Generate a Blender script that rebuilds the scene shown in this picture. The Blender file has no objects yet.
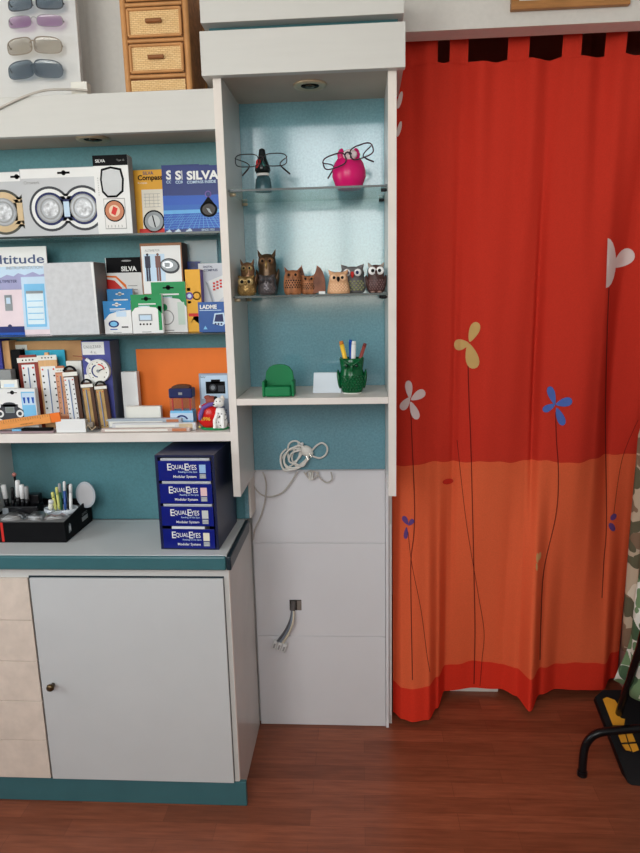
import bpy, bmesh, math, random
from mathutils import Vector, Matrix
random.seed(11)
SC = bpy.context.scene
COL = SC.collection
PI = math.pi

# ------------------------------------------------------------------ camera
F = 650.0
CAMZ = 1.6
def cam_axes():
    p, y, r = math.radians(11.33), math.radians(3.68), math.radians(-1.29)
    f = Vector((-math.sin(y), math.cos(y), 0)); rt = Vector((math.cos(y), math.sin(y), 0))
    fw = f*math.cos(p) - Vector((0, 0, 1))*math.sin(p); up = rt.cross(fw)
    return rt*math.cos(r)+up*math.sin(r), up*math.cos(r)-rt*math.sin(r), fw
AX, AU, AF = cam_axes()
CP = Vector((0, 0, CAMZ))
def ray(u, v): return AX*((u-320)/F) + AU*(-(v-426.5)/F) + AF
def at(u, v, Y): d = ray(u, v); return CP + d*(Y/d.y)          # a point of the place at depth Y
def atz(u, v, z): d = ray(u, v); return CP + d*((z-CAMZ)/d.z)
def X(u, z, Y):                                                 # x at depth Y, height z
    v = 300.0
    for _ in range(6):
        p = at(u, v, Y); v += (p.z-z)*F/Y*1.02
    return at(u, v, Y).x
cd = bpy.data.cameras.new('camera'); cam = bpy.data.objects.new('camera', cd); COL.objects.link(cam)
cd.sensor_fit = 'HORIZONTAL'; cd.sensor_width = 36; cd.lens = F/640*36; cd.clip_start = .02
M = Matrix((AX, AU, -AF)).transposed().to_4x4(); M.translation = CP; cam.matrix_world = M
SC.camera = cam
SC.view_settings.view_transform = 'Standard'; SC.view_settings.look = 'None'
SC.view_settings.gamma = 1; SC.view_settings.use_curve_mapping = False
SC.view_settings.exposure = -0.04

# ------------------------------------------------------------------ materials
def lin(c):
    o = []
    for k in c[:3]:
        k /= 255.0; o.append(k/12.92 if k <= .04045 else ((k+.055)/1.055)**2.4)
    return (*o, 1)
def nd(nt, t, **kw):
    n = nt.nodes.new(t)
    for k, v in kw.items():
        if k in n.inputs: n.inputs[k].default_value = v
        else: setattr(n, k, v)
    return n
_m = {}
def mat(name, c, rough=.5, var=.05, metal=0., bump=0., scale=12., spec=.28, stretch=None, sheen=0.):
    if name in _m: return _m[name]
    m = bpy.data.materials.new(name); m.use_nodes = True; nt = m.node_tree; L = nt.links
    b = nt.nodes['Principled BSDF']
    b.inputs['Roughness'].default_value = rough; b.inputs['Metallic'].default_value = metal
    b.inputs['Specular IOR Level'].default_value = spec
    if sheen: b.inputs['Sheen Weight'].default_value = sheen
    tc = nd(nt, 'ShaderNodeTexCoord'); src = tc.outputs['Object']
    if stretch:
        mp = nd(nt, 'ShaderNodeMapping'); mp.inputs['Scale'].default_value = stretch
        L.new(src, mp.inputs[0]); src = mp.outputs[0]
    n = nd(nt, 'ShaderNodeTexNoise', Scale=scale, Detail=4.0); L.new(src, n.inputs['Vector'])
    cr = nd(nt, 'ShaderNodeValToRGB'); a = lin(c)
    cr.color_ramp.elements[0].position = .3; cr.color_ramp.elements[1].position = .7
    cr.color_ramp.elements[0].color = tuple(max(0, k*(1-var*1.6)) for k in a[:3])+(1,)
    cr.color_ramp.elements[1].color = tuple(min(1, k*(1+var*1.2)) for k in a[:3])+(1,)
    L.new(n.outputs['Fac'], cr.inputs[0]); L.new(cr.outputs[0], b.inputs['Base Color'])
    if bump:
        bp = nd(nt, 'ShaderNodeBump', Strength=bump, Distance=.002)
        L.new(n.outputs['Fac'], bp.inputs['Height']); L.new(bp.outputs[0], b.inputs['Normal'])
    _m[name] = m; return m
def clear(name, tint, gloss=.12, rough=.03):
    if name in _m: return _m[name]
    m = bpy.data.materials.new(name); m.use_nodes = True; nt = m.node_tree; L = nt.links
    for n in list(nt.nodes):
        if n.type != 'OUTPUT_MATERIAL': nt.nodes.remove(n)
    out = nt.nodes[0]
    t = nd(nt, 'ShaderNodeBsdfTransparent'); t.inputs[0].default_value = lin(tint)
    g = nd(nt, 'ShaderNodeBsdfGlossy', Roughness=rough)
    fr = nd(nt, 'ShaderNodeFresnel', IOR=1.45); ad = nd(nt, 'ShaderNodeMath', operation='ADD'); ad.inputs[1].default_value = gloss
    ad.use_clamp = True
    mx = nd(nt, 'ShaderNodeMixShader'); L.new(fr.outputs[0], ad.inputs[0]); ge = nd(nt, 'ShaderNodeNewGeometry'); sb = nd(nt, 'ShaderNodeMath', operation='SUBTRACT'); sb.inputs[0].default_value = 1; L.new(ge.outputs['Backfacing'], sb.inputs[1]); ml = nd(nt, 'ShaderNodeMath', operation='MULTIPLY'); L.new(ad.outputs[0], ml.inputs[0]); L.new(sb.outputs[0], ml.inputs[1]); L.new(ml.outputs[0], mx.inputs[0])
    L.new(t.outputs[0], mx.inputs[1]); L.new(g.outputs[0], mx.inputs[2]); L.new(mx.outputs[0], out.inputs[0])
    _m[name] = m; return m

WALL = mat('wall_paint', (217, 215, 211), .8, .02, bump=.15, scale=60)
LAM = mat('white_laminate', (201, 200, 196), .45, .012, scale=6, stretch=(1, 6, 12))
LAMG = mat('grey_laminate', (196, 198, 198), .35, .012, scale=7)
EDGE = mat('cream_edging', (220, 212, 205), .5, .03)
SIDE = mat('grey_side_laminate', (208, 206, 202), .25, .04, scale=5)
TEAL = mat('teal_textured_laminate', (106, 152, 164), .12, .09, scale=160, spec=.8)
TEAL2 = mat('teal_matt_laminate', (82, 128, 135), .4, .06, scale=160, spec=.25)
SOF = mat('bounce_tinted_soffit', (190, 174, 158), .4, .05, scale=6)  # warm tint paints in the light bounced up from the floor
TEALD = mat('teal_edge_band', (60, 104, 110), .3, .03)
TEALX = mat('shaded_dark_teal', (28, 42, 50), .35, .05)
BEIGE = mat('beige_drawer_laminate', (216, 201, 187), .5, .05, scale=25)
PANELW = mat('white_wall_board', (224, 224, 227), .35, .015, scale=4)
DARK = mat('near_black', (14, 14, 16), .6, .1, spec=.1)
BLACK = mat('black_card', (14, 14, 16), .65, .1, spec=.1)
BLK = mat('black_plastic', (14, 14, 17), .3, .1)
WHITE = mat('white_card', (224, 224, 223), .5, .02)
OFFW = mat('off_white_plastic', (226, 224, 216), .4, .03)
SILV = mat('silver_card', (186, 187, 190), .35, .05, metal=.15, scale=5)
SILVD = mat('silver_foil', (175, 178, 184), .28, .1, metal=.6, scale=30)
GREYC = mat('grey_card', (150, 150, 150), .6, .04)
NAVY = mat('navy_print', (24, 34, 84), .4, .05)
BLUE = mat('blue_print', (10, 76, 172), .35, .05)
BLUED = mat('deep_blue_print', (8, 34, 104), .35, .05)
BLUEL = mat('light_blue_print', (120, 186, 226), .4, .06)
CYAN = mat('turquoise_card', (52, 170, 200), .5, .04)
SKYB = mat('pale_blue_print', (190, 212, 232), .5, .05)
LILAC = mat('lilac_print', (158, 158, 196), .5, .08)
ROSE = mat('pale_rose_print', (226, 208, 214), .5, .05)
YEL = mat('yellow_ochre_card', (226, 166, 52), .5, .04)
ORPR = mat('orange_sheet', (232, 116, 38), .55, .03)
TAN = mat('tan_cardboard', (196, 148, 102), .75, .06, scale=20)
TANL = mat('light_wood', (214, 168, 118), .55, .08, scale=10, stretch=(8, 8, 1))
REDW = mat('red_brown_wood', (140, 54, 42), .45, .1, scale=10, stretch=(8, 8, 1))
BRNW = mat('dark_brown_wood', (82, 52, 36), .45, .15, scale=10, stretch=(8, 8, 1))
RULER = mat('ruler_wood', (222, 146, 74), .5, .08, scale=12, stretch=(1, 8, 8))
BRONZE = mat('bronze_metal', (182, 148, 96), .4, .15, metal=.3, scale=20)
RED = mat('red_print', (204, 40, 34), .45, .05)
REDG = mat('glossy_red', (208, 30, 28), .2, .05)
GREEN = mat('green_print', (22, 138, 78), .45, .06)
GREENP = mat('green_plastic', (4, 116, 66), .5, .05, spec=.3)
GREENG = mat('green_ceramic', (8, 84, 46), .12, .12, scale=30)
COPPER = mat('copper_print', (188, 118, 84), .4, .08)
COMPG = mat('grey_dial_print', (140, 146, 150), .3, .1)
PINK = mat('magenta_ceramic', (206, 24, 104), .25, .04)
PURP = mat('purple_print', (104, 78, 150), .5, .06)
CHROME = mat('chrome', (210, 205, 195), .18, .03, metal=1)
STEEL = mat('warm_steel', (206, 186, 156), .35, .08, metal=.55)
CABLE = mat('white_cable', (222, 218, 210), .45, .03)
CABLEG = mat('grey_cable', (186, 180, 172), .5, .04)
GLASS = clear('shelf_glass', (238, 246, 243), .05)
GEDGE = mat('glass_edge', (52, 62, 62), .2, .1)
FILM = clear('plastic_film', (250, 250, 250), .03, .15)
ACRY = clear('clear_acrylic', (238, 242, 246), .03, .3)
LENS = clear('clear_lens', (252, 253, 254), -.036, .1)
SUNP = clear('lilac_lens', (198, 168, 202), .04, .15)
SUNB = clear('brown_grey_lens', (212, 206, 196), .04, .15)
SUNG = clear('blue_grey_lens', (128, 148, 164), .05, .15)

# ------------------------------------------------------------------ mesh builder
_g = {}
def glyphs(s, bold=0.0):
    k = (s, bold)
    if k in _g: return _g[k]
    cu = bpy.data.curves.new('t', 'FONT'); cu.body = s; cu.size = 1; cu.offset = bold; cu.resolution_u = 3
    o = bpy.data.objects.new('t', cu); COL.objects.link(o)
    dg = bpy.context.evaluated_depsgraph_get(); me = bpy.data.meshes.new_from_object(o.evaluated_get(dg))
    vs = [tuple(v.co) for v in me.vertices]; fs = [tuple(p.vertices) for p in me.polygons]
    bpy.data.objects.remove(o); bpy.data.curves.remove(cu); bpy.data.meshes.remove(me)
    x0 = min(v[0] for v in vs); x1 = max(v[0] for v in vs); z0 = min(v[1] for v in vs); z1 = max(v[1] for v in vs)
    _g[k] = ([(v[0]-x0, v[1]-z0) for v in vs], fs, x1-x0, z1-z0); return _g[k]

class MB:
    def __init__(s, W=1., H=1.): s.v = []; s.f = []; s.mi = []; s.sm = []; s.ms = []; s.W = W; s.H = H; s.T = None
    def add(s, vs, fs, m, smooth=False):
        if m not in s.ms: s.ms.append(m)
        i = s.ms.index(m); b = len(s.v)
        s.v += [tuple(s.T @ Vector(v)) if s.T else tuple(v) for v in vs]
        for f in fs: s.f.append(tuple(b+k for k in f)); s.mi.append(i); s.sm.append(smooth)
        return s
    def box(s, x0, x1, y0, y1, z0, z1, m, bev=0):
        if bev:
            bm = bmesh.new(); bmesh.ops.create_cube(bm, size=1)
            for v in bm.verts: v.co = Vector(((x0+x1)/2+v.co.x*(x1-x0), (y0+y1)/2+v.co.y*(y1-y0), (z0+z1)/2+v.co.z*(z1-z0)))
            bmesh.ops.bevel(bm, geom=list(bm.edges), offset=bev, segments=2, affect='EDGES', profile=.5)
            bm.verts.index_update()
            vs = [v.co[:] for v in bm.verts]; fs = [[v.index for v in f.verts] for f in bm.faces]; bm.free()
            return s.add(vs, fs, m)
        vs = [(x, y, z) for x in (x0, x1) for y in (y0, y1) for z in (z0, z1)]
        return s.add(vs, [(0, 1, 3, 2), (4, 6, 7, 5), (0, 4, 5, 1), (2, 3, 7, 6), (0, 2, 6, 4), (1, 5, 7, 3)], m)
    def prism(s, pts, y0, y1, m):
        n = len(pts); vs = [(p[0], y0, p[1]) for p in pts]+[(p[0], y1, p[1]) for p in pts]
        fs = [tuple(range(n)), tuple(range(2*n-1, n-1, -1))]+[(i, (i+1) % n, n+(i+1) % n, n+i) for i in range(n)]
        return s.add(vs, fs, m)
    def ellp(s, cx, cz, rx, rz, m, y0, y1, n=22, rot=0.):
        return s.prism([(cx+math.cos(a)*rx*math.cos(rot)-math.sin(a)*rz*math.sin(rot), cz+math.cos(a)*rx*math.sin(rot)+math.sin(a)*rz*math.cos(rot)) for a in [2*PI*i/n for i in range(n)]], y0, y1, m)
    def ringp(s, cx, cz, r0, r1, m, y0, y1, a0=0, a1=2*PI, n=24):
        vs = []; fs = []; full = abs(a1-a0-2*PI) < 1e-6
        for i in range(n if full else n+1):
            a = a0+(a1-a0)*i/n
            for r in (r0, r1):
                for y in (y0, y1): vs.append((cx+r*math.cos(a), y, cz+r*math.sin(a)))
        for i in range(n):
            j = (i+1) % n if full else i+1; a = 4*i; b = 4*j
            fs += [(a, b, b+2, a+2), (a+1, a+3, b+3, b+1), (a, a+1, b+1, b), (a+2, b+2, b+3, a+3)]
        return s.add(vs, fs, m)
    def tube(s, pts, r, m, n=8, closed=False, smooth=True):
        P = [Vector(p) for p in pts]; N = len(P); vs = []; fs = []; u = None
        for i, p in enumerate(P):
            a = P[(i-1) % N] if (i > 0 or closed) else p; b = P[(i+1) % N] if (i < N-1 or closed) else p
            t = (b-a).normalized() if (b-a).length > 1e-9 else Vector((0, 0, 1))
            if u is None: u = t.orthogonal().normalized()
            u = (u-t*u.dot(t)); u = u.normalized() if u.length > 1e-6 else t.orthogonal().normalized()
            w = t.cross(u); rr = r[i] if isinstance(r, (list, tuple)) else r
            for k in range(n): q = 2*PI*k/n; vs.append(p+u*(rr*math.cos(q))+w*(rr*math.sin(q)))
        for i in range(N if closed else N-1):
            j = (i+1) % N
            for k in range(n): l = (k+1) % n; fs.append((i*n+k, i*n+l, j*n+l, j*n+k))
        s.add(vs, fs, m, smooth)
        if not closed:
            s.add([vs[k] for k in range(n)], [tuple(range(n))], m); s.add([vs[(N-1)*n+k] for k in range(n)], [tuple(range(n))], m)
        return s
    def lathe(s, prof, m, n=24, c=(0, 0, 0), sx=1., sy=1., smooth=True):
        vs = []; fs = []; K = len(prof)
        for r, z in prof:
            r = max(r, 1e-5)
            for k in range(n): a = 2*PI*k/n; vs.append((c[0]+r*sx*math.cos(a), c[1]+r*sy*math.sin(a), c[2]+z))
        for i in range(K-1):
            for k in range(n): l = (k+1) % n; fs.append((i*n+k, i*n+l, (i+1)*n+l, (i+1)*n+k))
        fs += [tuple(range(n)), tuple(range((K-1)*n, K*n))]
        return s.add(vs, fs, m, smooth)
    def ell(s, c, r, m, n=16, k=10, R=None):
        vs = []; fs = []
        for i in range(k+1):
            t = PI*i/k; rr = max(math.sin(t), 1e-4)
            for j in range(n):
                a = 2*PI*j/n; p = Vector((r[0]*rr*math.cos(a), r[1]*rr*math.sin(a), -r[2]*math.cos(t)))
                if R: p = R @ p
                vs.append(p+Vector(c))
        for i in range(k):
            for j in range(n): l = (j+1) % n; fs.append((i*n+j, i*n+l, (i+1)*n+l, (i+1)*n+j))
        return s.add(vs, fs, m, True)
    def txt(s, t, x, z, m, w=None, h=None, y=-.0012, bold=0., rot=0., th=.0003):
        vs, fs, gw, gh = glyphs(t, bold)
        kx = w/gw if w else h/gh; kz = h/gh if h else kx
        c, q = math.cos(rot), math.sin(rot); o = []
        for a, b in vs: a = (a-gw/2)*kx; b = (b-gh/2)*kz; o.append((x+a*c-b*q, y, z+a*q+b*c))
        return s.add(o, fs, m)
    # printed shapes in fractions of the front face (x from the left, z from the bottom)
    def fx(s, x): return (x-.5)*s.W
    def pr(s, x0, x1, z0, z1, m, l=1): return s.box(s.fx(x0), s.fx(x1), -.0004*l, -.0004*(l-1)+0, z0*s.H, z1*s.H, m)
    def pd(s, x, z, r, m, l=1, rz=None, n=22, rot=0.): return s.ellp(s.fx(x), z*s.H, r*s.W, (rz*s.H if rz else r*s.W), m, -.0004*l, 0, n, rot)
    def pg(s, x, z, r0, r1, m, l=1, a0=0, a1=2*PI): return s.ringp(s.fx(x), z*s.H, r0*s.W, r1*s.W, m, -.0004*l, 0, a0, a1)
    def pp(s, pts, m, l=1): return s.prism([(s.fx(a), b*s.H) for a, b in pts], -.0004*l, 0, m)
    def pt(s, t, x, z, w, m, l=3, h=None, bold=0., rot=0.): return s.txt(t, s.fx(x), z*s.H, m, w=w*s.W, h=(h*s.H if h else None), y=-.0004*l, bold=bold, rot=rot)
    def build(s, name, parent=None, loc=(0, 0, 0), rot=(0, 0, 0)):
        me = bpy.data.meshes.new(name); me.from_pydata(s.v, [], s.f)
        for m in s.ms: me.materials.append(m)
        for p, i, q in zip(me.polygons, s.mi, s.sm): p.material_index = i; p.use_smooth = q
        bm = bmesh.new(); bm.from_mesh(me); bmesh.ops.recalc_face_normals(bm, faces=bm.faces); bm.to_mesh(me); bm.free()
        me.update()
        o = bpy.data.objects.new(name, me); COL.objects.link(o); o.location = loc; o.rotation_euler = rot
        if parent: o.parent = parent
        return o
def tag(o, label=None, cat=None, group=None, kind=None):
    if label: o['label'] = label
    if cat: o['category'] = cat
    if group: o['group'] = group
    if kind: o['kind'] = kind
    return o
def thing(name, label, cat, loc, rz=0, rx=0, ry=0, group=None):
    o = bpy.data.objects.new(name, None); COL.objects.link(o); o.empty_display_size = .05
    o.location = loc; o.rotation_euler = (rx, ry, rz); return tag(o, label, cat, group)
def smooth_pts(P, k=8, closed=False):
    P = [Vector(p) for p in P]; o = []; N = len(P)
    for i in range(N if closed else N-1):
        g = (lambda j: P[j % N]) if closed else (lambda j: P[max(0, min(N-1, j))])
        a, b, c, d = g(i-1), g(i), g(i+1), g(i+2)
        for q in range(k):
            t = q/k; o.append(.5*((2*b)+(c-a)*t+(2*a-5*b+4*c-d)*t*t+(3*b-a-3*c+d)*t**3))
    if not closed: o.append(P[-1])
    return o
def struct(name, mb): return tag(mb.build(name), kind='structure')
def B(x0, x1, y0, y1, z0, z1, m, bev=0): return MB().box(x0, x1, y0, y1, z0, z1, m, bev)

# ------------------------------------------------------------------ room shell
YW = 2.215
def floor_mat():
    m = bpy.data.materials.new('red_brown_laminate_floor'); m.use_nodes = True; nt = m.node_tree; L = nt.links
    b = nt.nodes['Principled BSDF']; b.inputs['Roughness'].default_value = .33; b.inputs['Specular IOR Level'].default_value = .4
    tc = nd(nt, 'ShaderNodeTexCoord')
    br = nd(nt, 'ShaderNodeTexBrick', Scale=1.0); br.offset = .37; br.offset_frequency = 2
    br.inputs['Brick Width'].default_value = .46; br.inputs['Row Height'].default_value = .066
    br.inputs['Mortar Size'].default_value = .0006; br.inputs['Mortar Smooth'].default_value = .3
    br.inputs['Color1'].default_value = lin((154, 88, 62)); br.inputs['Color2'].default_value = lin((126, 70, 48)); br.inputs['Mortar'].default_value = lin((106, 58, 40))
    L.new(tc.outputs['Object'], br.inputs['Vector'])
    mp = nd(nt, 'ShaderNodeMapping'); mp.inputs['Scale'].default_value = (2.2, 26, 1); L.new(tc.outputs['Object'], mp.inputs[0])
    n = nd(nt, 'ShaderNodeTexNoise', Scale=3.0, Detail=6.0, Roughness=.6); L.new(mp.outputs[0], n.inputs['Vector'])
    cr = nd(nt, 'ShaderNodeValToRGB'); cr.color_ramp.elements[0].position = .3; cr.color_ramp.elements[1].position = .72
    cr.color_ramp.elements[0].color = (.66, .60, .58, 1); cr.color_ramp.elements[1].color = (1.12, 1.1, 1.08, 1)
    L.new(n.outputs['Fac'], cr.inputs[0])
    mx = nd(nt, 'ShaderNodeMix', data_type='RGBA', blend_type='MULTIPLY'); mx.inputs[0].default_value = 1
    L.new(br.outputs['Color'], mx.inputs[6]); L.new(cr.outputs[0], mx.inputs[7]); L.new(mx.outputs[2], b.inputs['Base Color'])
    bp = nd(nt, 'ShaderNodeBump', Strength=.06, Distance=.001); L.new(n.outputs['Fac'], bp.inputs['Height']); L.new(bp.outputs[0], b.inputs['Normal'])
    return m
XL, XR, YB, ZC = -2.4, 1.42, -1.0, 3.1
struct('floor', B(XL-.1, XR+.1, YB-.1, 3.4, -.06, 0, floor_mat()))
struct('ceiling', B(XL-.1, XR+.1, YB-.1, 3.4, ZC, ZC+.06, WALL))
wb = MB(); wb.box(XL, .106, YW, YW+.08, 0, ZC, WALL); wb.box(1.06, XR, YW, YW+.08, 0, ZC, WALL)
wb.box(.106, 1.06, YW, YW+.08, 2.392, ZC, WALL)
struct('wall_back', wb)
LY0, LY1, LZ0, LZ1 = .1, 1.35, .95, 2.35
wl = MB(); wl.box(XL-.08, XL, YB, LY0, 0, ZC, WALL); wl.box(XL-.08, XL, LY1, YW+.08, 0, ZC, WALL); wl.box(XL-.08, XL, LY0, LY1, 0, LZ0, WALL); wl.box(XL-.08, XL, LY0, LY1, LZ1, ZC, WALL); struct('wall_left', wl)
w2 = thing('added_fill_window', None, None, (XL, (LY0+LY1)/2, LZ0)); w2['kind'] = 'structure'  # unseen window, added to bring fill light from the left
f2 = MB(); hy_ = (LY1-LY0)/2; h2_ = LZ1-LZ0
for a, b, c, d in ((-hy_, -hy_+.05, 0, h2_), (hy_-.05, hy_, 0, h2_), (-hy_+.05, hy_-.05, 0, .05), (-hy_+.05, hy_-.05, h2_-.05, h2_)): f2.box(-.07, -.01, a, b, c, d, WHITE)
f2.build('window_frame', w2)
MB().box(-.045, -.04, -hy_+.05, hy_-.05, .05, h2_-.05, clear('window_glass', (250, 252, 252), .02)).build('window_pane', w2)
struct('wall_right', B(XR, XR+.08, YB, YW+.08, 0, ZC, WALL))
WX0, WX1, WZ0, WZ1 = -1.75, .30, 1.52, 2.95
wr = MB(); wr.box(XL, WX0, YB-.08, YB, 0, ZC, WALL); wr.box(WX1, XR, YB-.08, YB, 0, ZC, WALL)
wr.box(WX0, WX1, YB-.08, YB, 0, WZ0, WALL); wr.box(WX0, WX1, YB-.08, YB, WZ1, ZC, WALL); struct('wall_front', wr)
wn = thing('window_1', None, None, ((WX0+WX1)/2, YB, WZ0)); wn['kind'] = 'structure'
hw = (WX1-WX0)/2; hh = WZ1-WZ0; fr = MB()
for a, b, c, d in ((-hw, -hw+.05, 0, hh), (hw-.05, hw, 0, hh), (hw-1.06, hw-.84, .05, hh-.05), (hw-.43, hw-.39, .05, hh-.05), (-hw+.05, hw-.05, 0, .05), (-hw+.05, hw-.05, hh-.05, hh)): fr.box(a, b, -.07, -.01, c, d, WHITE)
fr.build('window_frame', wn)
MB().box(-hw+.05, hw-1.06, -.045, -.04, .05, hh-.05, clear('window_glass', (250, 252, 252), .02)).build('window_pane', wn)
MB().box(hw-.84, hw-.431, -.045, -.04, .05, hh-.05, clear('window_glass', (250, 252, 252), .02)).build('window_pane', wn)
MB().box(hw-.389, hw-.05, -.045, -.04, .05, hh-.05, clear('window_glass', (250, 252, 252), .02)).build('window_pane', wn)
# dim passage beyond the doorway
DK = mat('passage_paint', (196, 160, 150), .9, .05)
ps = MB(); ps.box(.026, .106, YW+.081, 3.3, 0, ZC, DK); ps.box(1.06, 1.14, YW+.081, 3.3, 0, ZC, DK); ps.box(.026, 1.14, 3.3, 3.38, 0, ZC, DK)
struct('wall_passage', ps)
struct('trim_1', B(.352, .548, 2.425, 2.445, .0005, .03, OFFW, .003))
# white boards cladding the wall below the tall cabinet
zj = [.001, .368, .732, 1.012]
for i in range(3):
    struct('trim_%d' % (i+2), B(-.392, .082, 2.196, YW-.001, zj[i]+(.0015 if i else 0), zj[i+1], PANELW, .0012))
struct('trim_5', B(.083, .094, 2.186, YW-.001, .001, .995, PANELW, .002))
struct('trim_6', B(.0955, .1055, 2.205, YW+.0, .04, .80, WHITE, .002))

# ------------------------------------------------------------------ base cabinet with door and drawers
bc = thing('base_cabinet', 'long low grey cabinet with one door, beige drawers and teal plinth', 'cabinet', (-1.15, 2.0, 0))
def loc(mb, name, parent, o): return mb.build(name, parent, (-o[0], -o[1], -o[2]))     # built in place, parented to a thing at o
bo = (-1.15, 2.0, 0)
m = MB(); m.box(-1.9, -.3985, 1.7905, 2.195, .088, .812, LAM); m.box(-1.9, -.3985, 1.8035, 2.195, .0005, .0878, LAM); loc(m, 'carcass', bc, bo)
m = MB(); m.box(-.3984, -.3968, 1.8035, 2.194, .001, .81, SIDE); m.box(-.3984, -.3964, 1.7905, 1.803, .09, .81, EDGE); loc(m, 'side_panel', bc, bo)
m = MB(); m.box(-1.9, -.377, 1.7875, 1.803, 0.0005, .0865, TEALD, .002); loc(m, 'plinth', bc, bo)
m = MB(); m.box(-1.012, -.412, 1.7895, 1.7904, .088, .788, TEALX); loc(m, 'door_gap', bc, bo)
d = loc(MB().box(-1.006, -.4135, 1.780, 1.7893, .090, .783, LAMG, .001), 'door', bc, bo)
kp = at(52.5, 685, 1.775)
k = MB(); k.T = Matrix.Translation(Vector(kp)-Vector((0, -.003, 0))) @ Matrix.Rotation(PI/2, 4, 'X')
k.lathe([(.006, -.0005), (.006, .010), (.010, .013), (.0125, .018), (.010, .024), (0, .026)], mat('dark_brass', (92, 74, 50), .28, .1, metal=.8), 18)
kk = k.build('door_knob', d)
for i in range(5):
    z0 = .0905+i*.1388
    loc(MB().box(-1.62, -1.0125, 1.781, 1.7903, z0, z0+.1368, BEIGE, .001), 'drawer', bc, bo)
ct = thing('worktop', 'grey worktop with rounded teal front edge on the low cabinet', 'worktop', (-1.15, 1.95, .8125))
co = (-1.15, 1.95, .8125)
loc(MB().box(-1.9, -.398, 1.776, 2.088, .8135, .861, LAMG, .001), 'top_panel', ct, co)
m = MB(); m.box(-1.9, -.3985, 1.7635, 1.7755, .817, .8605, TEALD, .005); loc(m, 'front_edge', ct, co)
m = MB(); m.box(-.3975, -.3835, 1.7655, 2.088, .817, .859, TEALX, .003); loc(m, 'side_edge', ct, co)  # teal edging painted darker to hold the shade on this side

# ------------------------------------------------------------------ left wall shelving
wu = thing('wall_shelving_unit', 'wide white wall unit with teal back and deep fascia above the worktop', 'shelving unit', (-1.15, 2.0, .862))
wo = (-1.15, 2.0, .862); ZS3 = 1.2005
loc(MB().box(-1.8, -.3955, 2.09, 2.10, .8625, 2.068, TEAL2), 'back_panel', wu, wo)
m = MB(); m.box(-.3954, -.383, 2.0905, 2.10, .8625, .998, TEAL); m.box(-.3955, -.377, 2.1005, 2.194, .8625, .998, EDGE); loc(m, 'end_strip', wu, wo)
loc(MB().box(-1.8, -.3955, 1.918, 1.94, 2.063, 2.168, LAM, .001), 'fascia', wu, wo)
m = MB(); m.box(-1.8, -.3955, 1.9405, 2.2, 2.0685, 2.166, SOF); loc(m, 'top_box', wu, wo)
loc(MB().box(-1.8, -.3955, 1.916, 2.0895, 1.172, ZS3, EDGE, .0015), 'lower_shelf', wu, wo)
m = MB(); m.box(-1.21, -1.19, 1.93, 2.0895, .8625, 1.1715, SIDE); loc(m, 'divider', wu, wo)
m = MB(); m.box(-1.5, -.396, 1.925, 2.0895, 1.4955, 1.5005, GLASS); m.box(-1.5, -.396, 1.921, 1.925, 1.4955, 1.5005, GEDGE)
tag(m.build('glass_shelf'), 'long glass shelf in the wide wall unit, the lower of two', 'glass shelf')
m = MB(); m.box(-1.5, -.396, 1.925, 2.0895, 1.785, 1.791, GLASS); m.box(-1.5, -.396, 1.921, 1.925, 1.785, 1.791, GEDGE)
tag(m.build('glass_shelf'), 'long glass shelf in the wide wall unit, the upper of two', 'glass shelf')
ZG2, ZG1 = 1.501, 1.7915

# ------------------------------------------------------------------ tall display cabinet
dc = thing('display_cabinet', 'narrow white display cabinet with teal back, two glass shelves and header boards', 'cabinet', (-.145, 2.05, 1.0))
do = (-.145, 2.05, 1.0)
for x0, x1 in ((-.394, -.3715), (.0815, .1045)):
    m = MB(); m.box(x0, x1, 1.9065, 2.19, 1.0005, 2.2, SIDE); m.box(x0, x1, 1.902, 1.9064, 1.0, 2.2, EDGE); loc(m, 'side_panel', dc, do)
loc(MB().box(-.371, .081, 2.168, 2.178, 1.013, 2.2, TEAL), 'back_panel', dc, do)
m = MB(); m.box(-.371, .081, 1.902, 2.1675, 1.2845, 1.3045, EDGE, .0012); loc(m, 'bottom_shelf', dc, do)
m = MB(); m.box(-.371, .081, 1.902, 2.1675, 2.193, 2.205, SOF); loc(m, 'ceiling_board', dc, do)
m = MB(); m.box(-.418, .126, 1.876, 1.9, 2.187, 2.2965, LAM, .001); m.box(-.418, -.3955, 1.9005, 2.2, 2.187, 2.2965, SIDE); m.box(.1055, .126, 1.9005, 2.2, 2.205, 2.2965, SIDE); loc(m, 'header_board', dc, do)
m = MB(); m.box(-.40, .108, 1.915, 2.195, 2.2055, 2.335, TEALD); loc(m, 'shadow_gap_box', dc, do)
m = MB(); m.box(-.414, .122, 1.878, 2.2, 2.3165, 2.46, LAM, .001); loc(m, 'top_header', dc, do)
def downlight(name, label, p):
    t = thing(name, label, 'ceiling light', p)
    m = MB(); m.lathe([(.024, -.002), (.036, -.007), (.047, -.004), (.049, 0)], STEEL, 28); m.build('rim', t)
    m = MB(); m.lathe([(0, -.0015), (.030, -.003)], DARK, 24); m.lathe([(0, -.008), (.012, -.006), (.016, -.0025)], mat('lamp_reflector', (90, 80, 66), .25, .1, metal=.8), 16); m.build('bulb', t)
downlight('downlight', 'round brass-rimmed downlight in the top of the narrow display cabinet', (X(310, 2.19, 2.01), 2.01, 2.193))
p = atz(95, 140, 2.068); downlight('downlight', 'round brass-rimmed downlight under the fascia of the wide wall unit', (p.x, 1.995, 2.0685))
ZD1, ZD2, ZD3 = 1.9035, 1.6055, 1.305
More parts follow.
